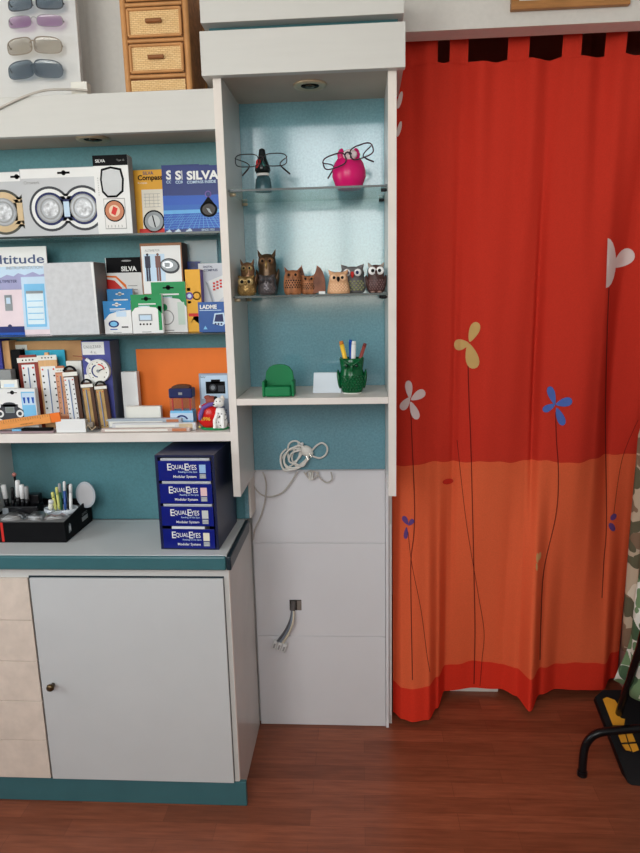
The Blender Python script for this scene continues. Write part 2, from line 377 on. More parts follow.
for z, lb in ((ZD1, 'upper'), (ZD2, 'lower')):
    t = thing('glass_shelf', 'short glass shelf in the display cabinet, the %s of two' % lb, 'glass shelf', (-.145, 2.05, z-.006))
    m = MB(); m.box(-.2255, .2255, -.116, .117, 0, .006, GLASS); m.box(-.2255, .2255, -.12, -.116, 0, .006, GEDGE); m.build('pane', t)
    for sx in (-1, 1):
        for y in (-.10, .10):
            m = MB(); m.T = Matrix.Translation((sx*.2165, y, -.0055)) @ Matrix.Rotation(PI/2, 4, 'Y')
            m.lathe([(0, -.0085), (.005, -.0085), (.005, .004), (.0035, .0085), (0, .0085)], STEEL if sx < 0 else BLK, 12); m.build('shelf_peg', t)

# ------------------------------------------------------------------ cartons, packs and brochures
def carton(name, label, cat, u0, u1, vt, Y, z, d, m, group=None, rz=0, rx=0, side=None, bev=.0008, part='carton', zb=0):
    z1 = at((u0+u1)/2, vt, Y).z; zm = (z+z1)/2
    x0, x1 = X(u0, zm, Y), X(u1, zm, Y); w, h = x1-x0, z1-z
    t = thing(name, label, cat, ((x0+x1)/2, Y, z+.0004), rz, rx, 0, group)
    b = MB(); b.box(-w/2, w/2, .0, d, 0, h, m, bev)
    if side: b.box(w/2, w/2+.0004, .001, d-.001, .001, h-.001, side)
    b.build(part, t)
    return t, w, h
def printed(t, w, h): return MB(w, h)

# upper long glass shelf
NV = mat('dark_grey_print', (58, 60, 66), .5)
def lens_box(label, u0, u1, vt, Y, c1, c2, c3):
    t, w, h = carton('boxed_lens_set', label, 'box', u0, u1, vt, Y, ZG1, .045, SILV)
    p = MB(w, h); p.pr(0.01, .99, .86, .99, WHITE); p.pr(.43, .57, .91, .94, DARK, 2); p.pd(.50, .925, .026, DARK, 2)
    zc = .415
    for l, (r, hb, c) in enumerate(((.24, .155, c1), (.213, .13, c2), (.175, .095, c3))):
        for x in (.314, .69): p.pd(x, zc, r, c, 1+l*2, n=36)
        p.pr(.40, .60, zc-hb*w/h, zc+hb*w/h, c, 2+l*2-1)
    for x in (.314, .69): p.pd(x, zc, .150, GREYC, 7); p.pd(x, zc, .135, SILVD, 8); p.pd(x+.01, zc, .085, mat('crinkled_foil', (206, 208, 212), .3, .28, scale=90), 9); p.pg(x, zc, .10, .115, GREYC, 10)
    p.pr(.47, .535, zc-.12, zc+.10, SKYB if c3 is NAVY else c2, 7); p.pt('Ornwerk', .13, .80, .18, GREYC, 2)
    p.build('front_print', t)
lens_box('silver box with beige-rimmed round lenses, half hidden at the left end of upper shelf', -24, 64, 171.5, 2.035, mat('olive_print', (74, 74, 66), .5), mat('sand_print', (206, 180, 142), .5), mat('sand_print', (206, 180, 142), .5))
lens_box('silver box with two round lenses in a navy and white surround', 22.5, 110.5, 167.5, 1.988, NV, WHITE, NAVY)
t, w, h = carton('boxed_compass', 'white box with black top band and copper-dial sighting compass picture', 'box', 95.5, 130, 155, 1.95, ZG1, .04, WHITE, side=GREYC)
p = MB(w, h); p.pr(0, 1, .87, 1, BLACK); p.pt('SILVA', .22, .93, .28, WHITE, 3, bold=.02); p.pt('Type 15', .80, .93, .22, GREYC, 3)
hx = [(.22, .83), (.50, .86), (.80, .83), (.86, .70), (.82, .54), (.62, .47), (.34, .47), (.20, .54), (.17, .70)]
p.pp(hx, DARK, 1); p.pp([(.5+(a-.5)*.84, .66+(b-.66)*.86) for a, b in hx], mat('mirror_print', (196, 198, 200), .3), 2)
p.pr(.22, .84, .07, .46, GREYC, 1); p.pr(.235, .825, .08, .45, mat('pale_print', (222, 220, 218), .4), 2)
p.pd(.52, .30, .30, DARK, 3); p.pd(.52, .30, .265, COPPER, 4); p.pd(.52, .30, .16, mat('dial_print', (226, 196, 168), .4), 5); p.pp([(.50, .36), (.62, .33), (.54, .24), (.42, .27)], RED, 6)
for i in range(5): p.pr(.30+i*.1, .31+i*.1, .09, .12, DARK, 3)
for i in range(8): p.pr(.10, .115, .50+.03*i, .515+.03*i, GREYC, 1)
p.build('front_print', t)
t, w, h = carton('compass_booklet', 'ochre yellow booklet with a grey compass on its cover', 'booklet', 134, 164, 169, 2.0, ZG1, .012, YEL, rx=-.06)
p = MB(w, h); p.pt('Compass', .56, .87, .82, DARK, 2, bold=.03); p.pt('SILVA', .5, .95, .35, BLUED, 2, bold=.02); p.pt('Kompass', .3, .80, .3, OFFW, 2)
p.pr(.25, .98, .09, .70, mat('cream_print', (228, 222, 208), .5), 1); p.pr(.12, 1, 0.0, .03, WHITE, 1); p.pr(.12, 1, .03, .10, RED, 2)
for i in range(5): p.pr(.32, .86, .63-.05*i, .635-.05*i, GREYC, 2)
for i in range(4): p.pr(.36+.14*i, .368+.14*i, .43, .635, GREYC, 2)
p.pd(.62, .21, .36, DARK, 2); p.pd(.62, .21, .31, COMPG, 3); p.pd(.62, .21, .20, mat('pale_dial', (190, 194, 196), .3), 4); p.pp([(.56, .30), (.60, .30), (.68, .12), (.64, .12)], DARK, 5)
p.build('front_print', t)
BG1 = mat('bright_blue_print', (18, 88, 172), .35, .05); BG2 = mat('glow_blue_print', (88, 160, 214), .35, .06)
for i, (u0, u1, Y, lb) in enumerate(((162.5, 200, 1.985, 'rearmost of three fanned, mostly covered'), (171.5, 210, 1.972, 'middle of three fanned, half covered'), (183, 221, 1.959, 'front one of three fanned, fully in view'))):
    t, w, h = carton('compass_brochure', 'dark blue compass brochure, '+lb, 'brochure', u0, u1, 164+(.4*i), Y, ZG1, .003, BLUED, rx=-.05, bev=0, group='blue compass brochures', part='pages')
    p = MB(w, h); p.pr(0, 1, .36, .56, BLUE, 1); p.pr(0, 1, .31, .42, BG1, 2); p.pr(0, 1, .29, .345, BG2, 3); p.pr(0, 1, .06, .29, BLUE, 1)
    for q in range(6): p.pr(0, 1, .08+.036*q, .084+.036*q, BG2, 2)
    for q in range(-6, 8): p.pp([(.5+q*.05, .285), (.507+q*.05, .285), (.515+q*.14, .06), (.5+q*.14, .06)] if -4 < q < 4 else [(.5+q*.05, .285), (.507+q*.05, .285), (.5+q*.085, .16), (.49+q*.085, .16)], BG2, 2)
    p.pd(.66, .34, .23, DARK, 4, rz=.115); p.pp([(.46, .39), (.66, .54), (.86, .39)], DARK, 4); p.pd(.66, .34, .17, mat('brown_black_print', (52, 46, 44), .4), 5, rz=.085); p.pp([(.60, .36), (.68, .35), (.74, .27), (.66, .30)], COMPG, 6)
    p.pd(.66, .57, .085, PURP, 4); p.pd(.66, .57, .06, BLUED, 5)
    p.pt('SILVA', .54, .855, .84, WHITE, 5, h=.135, bold=.04); p.pt('COMPASS INSIDE', .50, .755, .76, SKYB, 5, bold=.02)
    p.pt('GUIDE', .12, .03, .16, WHITE, 5); p.pt('SINCE 1933', .62, .035, .34, SKYB, 5, bold=.02); p.pp([(.02, .015), (.14, .07), (.2, .02)], SKYB, 4)
    p.build('cover_print', t)

# lower long glass shelf
t, w, h = carton('altimeter_brochure', 'pale rose and blue brochure with a mountain skyline on its cover', 'brochure', -34, 47.5, 246.5, 2.0, ZG2, .004, ROSE, rx=-.07, bev=0, part='pages')
p = MB(w, h); p.pr(0, 1, .78, 1, WHITE, 1)
p.pt('Altitude', .62, .86, .70, mat('slate_print', (70, 84, 120), .5), 3, h=.10, bold=.012); p.pt('INSTRUMENTATION', .72, .765, .44, GREYC, 3)
mt = [(0, .52), (0, .70), (.18, .66), (.3, .70), (.42, .655), (.5, .69), (.58, .67), (.64, .705), (.72, .68), (.82, .715), (.9, .68), (1, .70), (1, .52)]
p.pp(mt, LILAC, 2); p.pr(0, 1, .52, .78, SKYB, 1); p.pt('ALTIMETER', .5, .615, .24, NAVY, 4)
p.pr(.67, .985, .06, .66, SKYB, 3); p.pr(.70, .95, .09, .58, BLUEL, 4); p.pr(.72, .93, .12, .50, mat('ice_print', (214, 230, 238), .5), 5)
for i in range(4): p.pr(.73, .92, .17+.07*i, .18+.07*i, BLUEL, 6)
p.pr(.72, .93, .47, .50, COMPG, 6); p.pr(.45, .54, .28, .46, COMPG, 3); p.pr(.47, .52, .36, .43, SKYB, 4)
p.pr(0, .67, .03, .10, BLUED, 2); p.pr(0, .67, 0, .03, BLUE, 2); p.pd(.49, .10, .025, NAVY, 3); p.build('cover_print', t)
t, w, h = carton('card_box', 'plain silver-grey embossed box beside the mountain brochure', 'box', 46, 97, 262.5, 1.945, ZG2, .08, mat('embossed_silver', (196, 197, 200), .4, .05, bump=.3, scale=60), side=mat('shaded_box_side', (112, 108, 106), .4, .1), rz=-.05)  # right side coloured darker to paint in its shade
m = MB(); m.prism([(w/2-.009, h*.985), (w/2-.001, h*.985), (w/2-.001, h*.02), (w/2-.002, h*.02)], -.0006, 0, WHITE); m.build('edge_strip', t)
t, w, h = carton('compass_pack', 'tall white pack with black top and red curve, behind the green and blue packs', 'pack', 108, 143, 257.5, 2.04, ZG2, .025, WHITE)
p = MB(w, h); p.pr(.02, 1, .80, 1.0, BLACK); p.pd(.6, .955, .14, GREYC, 2, rz=.012); p.pt('SILVA', .66, .85, .44, WHITE, 3, bold=.04)
p.pp([(.0, .42), (.0, .72), (.22, .70), (.42, .60), (.50, .45), (.30, .47)], RED, 1); p.pp([(0, .745), (.26, .735), (.52, .60), (.57, .48), (.60, .49), (.54, .64), (.28, .76), (0, .765)], ORPR, 2)
for i in range(3): p.pr(.60, .86, .62-.05*i, .63-.05*i, GREYC, 1)
p.build('front_print', t)
def gadget_pack(label, u0, u1, vt, Y, cm, kind):
    t, w, h = carton('gadget_pack', label, 'pack', u0, u1, vt, Y, ZG2, .014, WHITE)
    p = MB(w, h); p.pp([(0, 1), (1, 1), (1, .50), (.8, .66), (.4, .70), (.12, .66), (0, .55)] if kind else [(0, 1), (1, 1), (1, .72), (.6, .70), (.2, .60), (0, .42)], cm, 1)
    p.pr(.34, .66, .87, .90, DARK if kind else WHITE, 2); p.pd(.5, .89, .07, DARK if kind else WHITE, 2)
    p.pr(.24, .80, .74, .77, WHITE, 2); p.pr(.24, .6, .69, .71, SKYB, 2)
    if kind == 1: p.pr(.22, .66, .32, .50, COMPG, 2); p.pr(.26, .62, .35, .47, SKYB, 3); [p.pd(.26+.11*i, .24, .03, DARK, 2) for i in range(4)]; p.pr(.86, .97, .08, .70, GREEN, 1)
    elif kind == 2: p.pd(.40, .30, .22, GREYC, 2); p.pd(.40, .30, .19, WHITE, 3); p.pd(.34, .50, .10, GREEN, 3); p.pr(.74, .94, .15, .6, mat('pale_green_print', (196, 214, 202), .5), 2)
    else: p.pr(.46, .82, .52, .68, SKYB, 2); p.pd(.34, .30, .19, BLUED, 2, rz=.11); p.pd(.34, .30, .13, BLUEL, 3, rz=.07); p.pr(.62, .86, .18, .22, DARK, 2); p.pr(.2, .46, .12, .15, BLUE, 2)
    p.pr(.3, .6, .03, .05, GREYC, 2); p.build('front_print', t)
GBL = mat('cobalt_pack_print', (36, 124, 184), .4, .05)
gadget_pack('small white pack with blue top, standing behind the front blue pack', 108.5, 134, 289, 2.0, GBL, 0)
gadget_pack('small white pack with blue top, foremost beside the silver box', 104, 131.5, 301, 1.962, GBL, 0)
gadget_pack('small white pack with green top and calculator-like picture', 131.8, 162.5, 294.5, 1.945, GREEN, 1)
gadget_pack('tall white pack with green top below the altimeter box', 152.5, 186.5, 282, 1.985, GREEN, 2)
t, w, h = carton('altimeter_box', 'wood-brown box showing two walkers and a grey handheld device', 'box', 142.5, 184, 243, 2.005, ZG2, .06, mat('brown_box', (148, 104, 76), .5), side=mat('shaded_brown_box_side', (70, 52, 44), .5), rz=-.03)  # shade of the right-hand face is put into its colour
p = MB(w, h); p.pr(.03, .97, .44, .97, WHITE, 1); p.pr(.08, .58, .58, .88, SKYB, 2)
SK = mat('figure_print', (52, 54, 72), .5)
for x, c in ((.17, SK), (.42, mat('figure_print_brown', (120, 84, 78), .5))): p.pd(x, .875, .03, c, 3); p.pr(x-.065, x+.065, .73, .86, c, 3); p.pr(x-.05, x-.005, .58, .74, c, 3); p.pr(x+.005, x+.05, .58, .74, c, 3)
p.pd(.70, .745, .235, NV, 4, rz=.085, rot=-.15); p.pd(.69, .75, .20, COMPG, 5, rz=.065, rot=-.15); p.pd(.65, .76, .13, SILVD, 6, rz=.04, rot=-.1); p.pr(.58, .70, .735, .78, COMPG, 7); p.pt('ALTIMETER', .3, .92, .36, GREYC, 3)
p.build('front_print', t)
t, w, h = carton('instrument_box', 'yellow-orange box with small purple dials, beside the blue box', 'box', 186.5, 201.5, 269.5, 1.99, ZG2, .04, YEL, side=PURP)
p = MB(w, h); p.pr(.02, .98, .02, .98, YEL, 1); p.pd(.22, .58, .25, PURP, 2); p.pd(.22, .58, .14, SKYB, 3); p.pd(.7, .58, .28, RED, 1); p.pd(.7, .58, .2, YEL, 2); p.pr(.08, .3, .66, .71, PURP, 1); p.pr(.08, .3, .46, .5, PURP, 1); p.pp([(.1, .1), (.5, .28), (.9, .22), (.8, .12), (.4, .2)], WHITE, 1); p.pr(.1, .8, .25, .30, RED, 2); p.build('front_print', t)
t, w, h = carton('product_case', 'clear case with a dark blue base band, behind the yellow-orange box', 'case', 187, 219, 240, 2.055, ZG2, .028, ACRY, part='case')
m = MB(w, h); m.pr(.02, .46, .66, .77, BLUED, 2); m.pd(.22, .73, .08, NAVY, 3); m.build('paper_band', t)
t, w, h = carton('brochure', 'grey brochure with a red stamp, behind the blue box at the right post', 'brochure', 199, 227, 263, 2.02, ZG2, .004, mat('pale_grey_print', (198, 200, 208), .5), rx=-.06, bev=0, part='pages')
p = MB(w, h); p.pt('DIGITAL', .35, .95, .34, NAVY, 2, bold=.02); p.pt('COMPASS', .44, .90, .5, NAVY, 2, bold=.02); p.pp([(.24, .74), (.34, .70), (.58, .30), (.52, .30)], COMPG, 1)
p.pp([(.34, .74), (.86, .82), (.98, .55), (.58, .40)], WHITE, 1)
for i in range(3):
    for j in range(3): p.pr(.50+.12*i, .585+.12*i, .60+.045*j+.02*i, .63+.045*j+.02*i, RED, 2)
p.pd(.3, .38, .10, WHITE, 1); p.build('cover_print', t)
t, w, h = carton('instrument_box', 'dark blue box with a pale handheld device drawn on it', 'box', 198.5, 227.5, 302, 1.945, ZG2, .035, mat('steel_blue_print', (42, 84, 150), .4, .06))
p = MB(w, h); p.pt('LADME', .36, .84, .58, WHITE, 2, bold=.04); p.pr(.05, .8, .715, .735, SKYB, 1); p.pp([(.56, .62), (.88, .64), (.93, .30), (.80, .20), (.48, .28)], SKYB, 1); p.pp([(.60, .58), (.84, .60), (.86, .34), (.54, .35)], NAVY, 2)
for i in range(3): p.pd(.58+.1*i, .27, .035, NAVY, 2)
p.pp([(.15, .1), (.22, .22), (.29, .1)], BLUEL, 1); p.build('front_print', t)

# lower white shelf
Z3 = ZS3+.0008
t = carton('book', 'dark blue book spine at the left end of lower shelf', 'book', -8, 5, 339, 2.02, Z3, .06, mat('royal_blue_cover', (40, 42, 130), .5), part='cover')[0]
t = carton('cardboard_strip', 'narrow tan cardboard strip beside the dark blue book', 'cardboard', 5.6, 13.5, 341, 2.03, Z3, .05, TAN)[0]
t, w, h = carton('cardboard_sheet', 'large tan cardboard sheet standing behind the thermometers', 'cardboard', 15, 85, 341, 2.068, Z3, .012, TAN)
p = MB(w, h); p.pr(.0, .23, .86, .96, OFFW, 1); p.pt('n 00', .16, .91, .08, DARK, 2); p.build('paper_label', t)
t = carton('black_box', 'slim black box left of the red-brown thermometer', 'box', 14.5, 24, 350, 2.03, Z3, .03, BLACK)[0]
t = carton('grey_box', 'plain grey box behind the small device pack', 'box', -6, 13.8, 370, 1.99, Z3, .03, mat('mid_grey_card', (136, 138, 138), .6))[0]
t, w, h = carton('turquoise_card', 'turquoise card between the tan sheet and the thermometers', 'card', 29, 68, 350, 2.052, Z3, .004, CYAN)
t, w, h = carton('white_box', 'tall narrow white box behind the small white thermometer', 'box', 69, 84.2, 361, 2.026, Z3, .02, OFFW)
t, w, h = carton('purple_box', 'tall blue-purple box with a handwritten white price card on it', 'box', 84.8, 113, 341, 2.0, Z3, .08, mat('indigo_box', (70, 74, 142), .5, .06), side=mat('slate_box_side', (92, 96, 112), .5))
m = MB(w, h); m.pr(.02, .72, .0, .62, OFFW, 1); m.build('front_panel', t)
c = MB(w, h); c.pr(.03, .80, .845, .99, WHITE, 2); pc = c.build('price_card', t)
c = MB(w, h); c.pt('ΕΝΙΔΣΜΑ', .40, .935, .62, GREYC, 4, rot=.03); c.pt('4 x.', .42, .875, .22, GREYC, 4); c.build('handwriting', pc)
def thermometer(name, label, u0, u1, vt, Y, body, scale, su, sz, cap=None, top=None, dots=8, tilt=0, hook=None, grp=None):
    z1 = at((u0+u1)/2, vt, Y).z; zm = (Z3+z1)/2; x0, x1 = X(u0, zm, Y), X(u1, zm, Y); w = x1-x0; h = z1-Z3
    t = thing(name, label, 'thermometer', ((x0+x1)/2, Y, Z3), 0, -.03, tilt, grp)
    m = MB(); pts = [(-w/2, 0), (w/2, 0), (w/2, h*.93)]
    if top == 'point': pts += [(w*.42, h*.95), (w*.12, h*.955), (w*.10, h), (-w*.10, h), (-w*.12, h*.955), (-w*.42, h*.95)]
    else: pts += [(w*.38, h), (-w*.38, h)]
    pts += [(-w/2, h*.93)]; m.prism(pts, 0, .008, body); m.build('backboard', t)
    s = MB(w, h); s.pr(su[0], su[1], sz[0], sz[1], scale, 2)
    for i in range(dots):
        z = sz[0]+(sz[1]-sz[0])*(.06+.88*i/(dots-1))
        for x in (su[0]+.13*(su[1]-su[0]), su[1]-.13*(su[1]-su[0])): s.pd(x, z, .05, RED if i == dots-1 else DARK, 3, n=8)
    s.build('scale', t)
    g = MB(); xc = ((su[0]+su[1])/2-.5)*w; g.tube([(xc, -.0022, h*(sz[0]+.03)), (xc, -.0022, h*(sz[1]-.04))], .0016, mat('spirit_tube', (126, 146, 186), .15), 8); g.build('glass_tube', t)
    if cap:
        c = MB(w, h); c.pr(-.03, 1.03, .90, .965, cap, 3)
        if hook: c.ringp(0, h*.955, w*.36, w*.50, DARK, -.002, .002, .25, PI-.25, 10)
        else: [c.pd(.25+.17*i, .932, .04, DARK, 4, n=6) for i in range(4)]
        c.build('cap', t)
    return t
thermometer('thermometer', 'tall red-brown wooden thermometer with white cap', 22.5, 42.5, 355, 2.012, REDW, WHITE, (.16, .80), (.12, .87), OFFW, tilt=-.035)
thermometer('thermometer', 'tall pale wooden thermometer with a pointed top', 42, 60.5, 352.5, 2.008, TANL, WHITE, (.10, .90), (.14, .82), OFFW, 'point', tilt=-.03)
thermometer('thermometer', 'copper-toned thermometer between the pale wooden and small white ones', 58.5, 68.5, 366, 2.002, COPPER, mat('copper_scale', (206, 150, 116), .5), (.1, .9), (.2, .88), OFFW, tilt=-.03)
thermometer('thermometer', 'small narrow white thermometer on a dark brown back', 68, 82, 370, 1.992, BRNW, WHITE, (.02, .72), (.14, .88), OFFW, hook=True, tilt=-.06, dots=9)
for u0, u1, v, lb in ((85.5, 97, 382.5, 'left'), (99, 110.5, 384.5, 'right')):
    thermometer('bronze_thermometer', 'small bronze and brown thermometer, the %s one of the matching pair under the dial' % lb, u0, u1, v, 1.972, BRNW, BRONZE, (.08, .72), (.04, .89), OFFW, hook=True, tilt=-.07, dots=2, grp='bronze thermometers below the dial')
pc = at(98, 371, 1.984)
t = thing('dial_thermometer', 'round white dial thermometer hung on the purple box', 'thermometer', pc)
m = MB(); m.ellp(0, 0, .0365, .0365, OFFW, 0, .014, 32); m.ringp(0, 0, .033, .0365, WHITE, -.002, .001, n=32); m.build('dial', t)
m = MB(); m.ringp(0, 0, .017, .021, BLUED, -.0006, 0, 1.9, 4.6); m.ringp(0, 0, .019, .023, RED, -.0006, 0, .2, 1.5); m.ellp(0, 0, .005, .005, COMPG, -.002, 0, 12)
for i in range(9): a = -.8+i*.6; m.ellp(.027*math.cos(a), .027*math.sin(a), .0018, .0018, DARK, -.0006, 0, 8)
m.prism([(.001, -.002), (.019, .006), (.018, .008), (-.001, .002)], -.0016, -.001, DARK); m.build('dial_print', t)
m = MB(); m.prism([(-.040, .034), (-.034, .041), (-.021, .031), (-.027, .024)], .002, .008, WHITE); m.build('clip', t)
m = MB(); m.tube([(-.038, .005, .038), (-.052, .004, .046), (-.066, .005, .047), (-.078, .006, .048)], .0012, REDW, 6); m.build('cord', t)
t, w, h = carton('device_pack', 'white hang pack with a grey step counter, front left of lower shelf', 'pack', -6, 37, 389, 1.955, Z3, .02, WHITE, rz=.0)
p = MB(w, h); p.pr(.36, .58, .90, .92, DARK, 1); p.pd(.47, .915, .045, DARK, 1); p.pr(.67, .98, .22, .93, BLUEL, 1); p.pr(.69, .98, .62, .90, SKYB, 2); [p.pp([(.70+.1*i, .80), (.76+.1*i, .80), (.75+.1*i, .66), (.72+.1*i, .66)], BLUE, 3) for i in range(3)]
p.pr(.17, .57, .22, .64, NV, 1); p.pd(.37, .62, .16, NV, 1, rz=.07); p.pp([(.05, .50), (.18, .58), (.18, .28), (.05, .34)], NV, 1); p.pp([(.69, .50), (.56, .58), (.56, .28), (.69, .34)], NV, 1)
for x in (.14, .60): p.pd(x, .42, .085, WHITE, 2); p.pd(x, .42, .045, NV, 3)
p.pr(.27, .48, .44, .58, COMPG, 2); p.pr(.29, .46, .46, .56, mat('lcd_print', (120, 128, 124), .3), 3); p.pr(.28, .46, .18, .26, DARK, 2); p.build('front_print', t)
t, w, h = carton('white_clip_box', 'small white carton with a black clip behind the device pack', 'box', 3, 20, 380, 1.977, Z3, .008, OFFW)
p = MB(w, h); p.pr(.2, .8, .86, .92, SKYB, 1); p.pd(.6, .78, .14, DARK, 1, rz=.03); p.build('front_print', t)
# ruler propped on the block
bw0, bw1 = X(56, 1.22, 1.93), X(85.5, 1.22, 1.93)
t = thing('card_block', 'small white card block on the shelf edge at the end of the ruler', 'card', ((bw0+bw1)/2, 1.93, Z3))
m = MB(); m.box(-(bw1-bw0)/2, (bw1-bw0)/2, 0, .004, 0, .042, WHITE, .0006); m.build('front_card', t)
m = MB(); m.box(-(bw1-bw0)/2+.004, (bw1-bw0)/2-.002, .004, .026, 0, .036, OFFW, .0006); m.build('tray', t)
t = thing('paper_bundle', 'flat bundle of small papers and a dark strip under the ruler', 'papers', (X(28, 1.2, 1.93), 1.925, Z3))
m = MB(); m.box(-.10, .085, 0, .024, 0, .006, mat('mauve_card', (150, 128, 132), .6), .001); m.build('card', t)
m = MB(); m.box(-.02, .075, .003, .024, .0062, .014, BLACK, .001); m.box(-.05, -.02, .003, .024, .0062, .012, BLUEL, .001); m.build('strip', t)
ra, rb = at(-2, 425.5, 1.928), at(61, 416.5, 1.936)
rl = (rb-ra).length; t = thing('wooden_ruler', 'orange wooden ruler lying at a slant along the front of lower shelf', 'ruler', (ra+rb)/2, 0, 0, -math.atan2(rb.z-ra.z, rb.x-ra.x))
m = MB(); m.box(-rl/2-.12, rl/2-.032, -.003, .003, -.0145, .0145, RULER, .001); m.build('blade', t)
m = MB(); m.box(rl/2-.031, rl/2, -.003, .003, -.0145, .0145, ORPR, .001); m.build('end_piece', t)
m = MB(); [m.box(-rl/2-.1+i*.008, -rl/2-.0995+i*.008, -.0036, -.003, .006 if i % 5 else .002, .0135, BRNW) for i in range(34)]; m.txt('WOODEN RULE', -rl*.05, -.007, BRNW, h=.004, y=-.0036); m.build('markings', t)
x = X(92, 1.22, 1.945); t = thing('clear_clip', 'small clear plastic clip between the white block and flat cases', 'clip', (x, 1.935, Z3))
m = MB(); m.box(-.02, .022, 0, .02, 0, .014, ACRY, .002); m.box(-.012, .006, .003, .018, .0145, .030, mat('smoky_plastic', (150, 140, 128), .3), .003); m.build('clip_body', t)
m = MB(); m.tube([(-.018, -.003, .008), (-.006, -.003, .024), (.004, -.003, .006), (.018, -.003, .018)], .0016, STEEL, 6); m.build('wire', t)
# flat cases
CS = [(101, 190, 428, 1.925, .012, mat('pink_grey_case', (196, 176, 168), .35)), (112, 196, 421, 1.946, .024, mat('pearl_case', (206, 206, 208), .3)), (106, 182, 417.5, 1.972, .034, mat('grey_clear_case', (168, 176, 186), .25))]
for (u0, u1, v, Y, h, mm), lb in zip(CS, ('pinkish flat case, foremost', 'pearl flat case, in the middle', 'grey flat case, rearmost')):
    x0, x1 = X(u0, 1.21, Y), X(u1, 1.21, Y); t = thing('flat_case', lb+' of three lying on the lower shelf', 'case', ((x0+x1)/2, Y, Z3), group='flat cases lying on the lower shelf'); w = x1-x0
    m = MB(); m.box(-w/2, w/2, 0, .018, 0, h, mm, .003); m.build('case', t)
    m = MB(); m.box(-w/2+.012, w*.25, -.0006, .0, h*.25, h*.75, OFFW); m.build('label_strip', t)
    m = MB(); m.box(w*.30, w*.46, -.0008, .002, h*.12, h*.9, STEEL if mm is CS[1][5] else COPPER, .0004); m.build('end_band', t)
t = carton('white_card_box', 'tall plain white box left of the orange sheet', 'box', 123, 138.5, 372, 2.03, Z3, .025, WHITE)[0]
t = carton('white_card_box', 'low plain off-white box behind the flat cases', 'box', 126.5, 161, 406.5, 2.0, Z3, .02, OFFW)[0]
t = carton('orange_sheet', 'large orange sheet standing against the teal back', 'sheet', 138.5, 230, 348.5, 2.076, Z3, .006, ORPR, bev=.0005, part='sheet')[0]
# clear counter with blue lid
x0, x1 = X(170, 1.25, 1.985), X(193, 1.25, 1.985); w = x1-x0; hz = at(181, 386.5, 1.985).z-Z3
t = thing('clear_canister', 'small clear canister with a dark blue lid before the orange sheet', 'canister', ((x0+x1)/2, 1.985, Z3))
m = MB(); m.box(-w/2, w/2, 0, .04, 0, hz*.42, BLUEL, .002); m.box(-w/2, w/2, -.0006, 0, hz*.18, hz*.36, SKYB); m.ringp(0, hz*.14, .018, .023, BLUED, -.001, 0, .5, 2.6); m.build('base', t)
m = MB(); m.box(-w/2+.001, w/2-.001, .001, .039, hz*.42, hz*.72, ACRY); m.build('clear_body', t)
m = MB(); [m.box(s*w*.38-.002, s*w*.38+.002, .004, .008, hz*.42, hz*.72, RED) for s in (-1, 0.1, 1)]; m.build('red_bar', t)
m = MB(); m.box(-w/2-.001, w/2+.001, -.001, .041, hz*.72, hz*.95, NAVY, .004); m.ellp(0, hz*.97, w*.4, hz*.06, BRNW, .006, .034, 16); m.box(-.006, .006, -.0016, -.001, hz*.8, hz*.86, GREYC); m.build('lid', t)
t, w, h = carton('photo_card', 'grey card picturing a black camera at the right end of lower shelf', 'card', 200, 230, 373.5, 2.05, Z3, .006, mat('blue_grey_card', (150, 162, 178), .5))
p = MB(w, h); p.pr(.06, .94, .5, .96, SKYB, 1); p.pt('Sony', .14, .93, .16, DARK, 3); p.pr(.22, .86, .60, .84, DARK, 2); p.pr(.40, .7, .80, .88, DARK, 2); p.pd(.45, .72, .12, NV, 3); p.pd(.45, .72, .07, COMPG, 4); p.pr(.62, .82, .64, .76, NV, 3); p.build('front_print', t)
# red figurine with dalmatian
fo = at(213, 431, 1.955); t = thing('dog_figurine', 'red bauble figurine with a spotted dog leaning on it, by the right post', 'figurine', (fo.x, 1.955, Z3))
m = MB(); m.lathe([(0, 0), (.042, 0), (.046, .003), (.042, .006), (0, .006)], GREEN, 24, sy=.55, c=(.004, 0.012, 0)); m.build('base', t)
m = MB(); m.ell((-.012, .012, .042), (.037, .024, .041), REDG, 22, 14); m.build('bauble', t)
m = MB(); m.txt('1996', -.017, .036, YEL, w=.028, y=-.0135, bold=.03); m.build('lettering', t)
m = MB(); m.ell((-.002, .014, .088), (.020, .016, .016), mat('brown_fur', (146, 74, 62), .7), 14, 8); m.ell((-.014, .014, .099), (.012, .010, .007), mat('brown_fur', (146, 74, 62), .7), 10, 6); m.build('hat', t)
m = MB(); m.tube([(-.034, .0, .052), (-.024, -.008, .070), (-.006, -.004, .079), (.014, .0, .081)], [.006, .007, .007, .006], PURP, 8); m.tube([(-.026, -.008, .066), (-.032, -.012, .050), (-.036, -.010, .034)], [.006, .007, .006], PURP, 8); m.build('scarf', t)
m = MB(); m.ell((-.036, .002, .072), (.004, .004, .005), WHITE, 8, 6); m.ell((-.042, .004, .008), (.004, .004, .004), mat('pale_yellow', (220, 210, 120), .5), 8, 6); m.build('bobble', t)
DG = mat('dog_white', (238, 236, 232), .4, .02); dg = MB()
dg.lathe([(.001, .004), (.017, .006), (.020, .020), (.018, .040), (.013, .058), (.010, .066), (.001, .070)], DG, 16, (.026, .006, 0), 1, .8)
dg.ell((.025, .002, .080), (.015, .014, .015), DG, 14, 10); dg.ell((.017, -.008, .076), (.009, .009, .007), DG, 10, 8)
dg.tube([(.020, -.004, .050), (.012, -.012, .030), (.012, -.012, .008)], [.006, .005, .0055], DG, 8); dg.tube([(.034, -.002, .045), (.036, -.012, .026), (.036, -.012, .008)], [.006, .005, .0055], DG, 8)
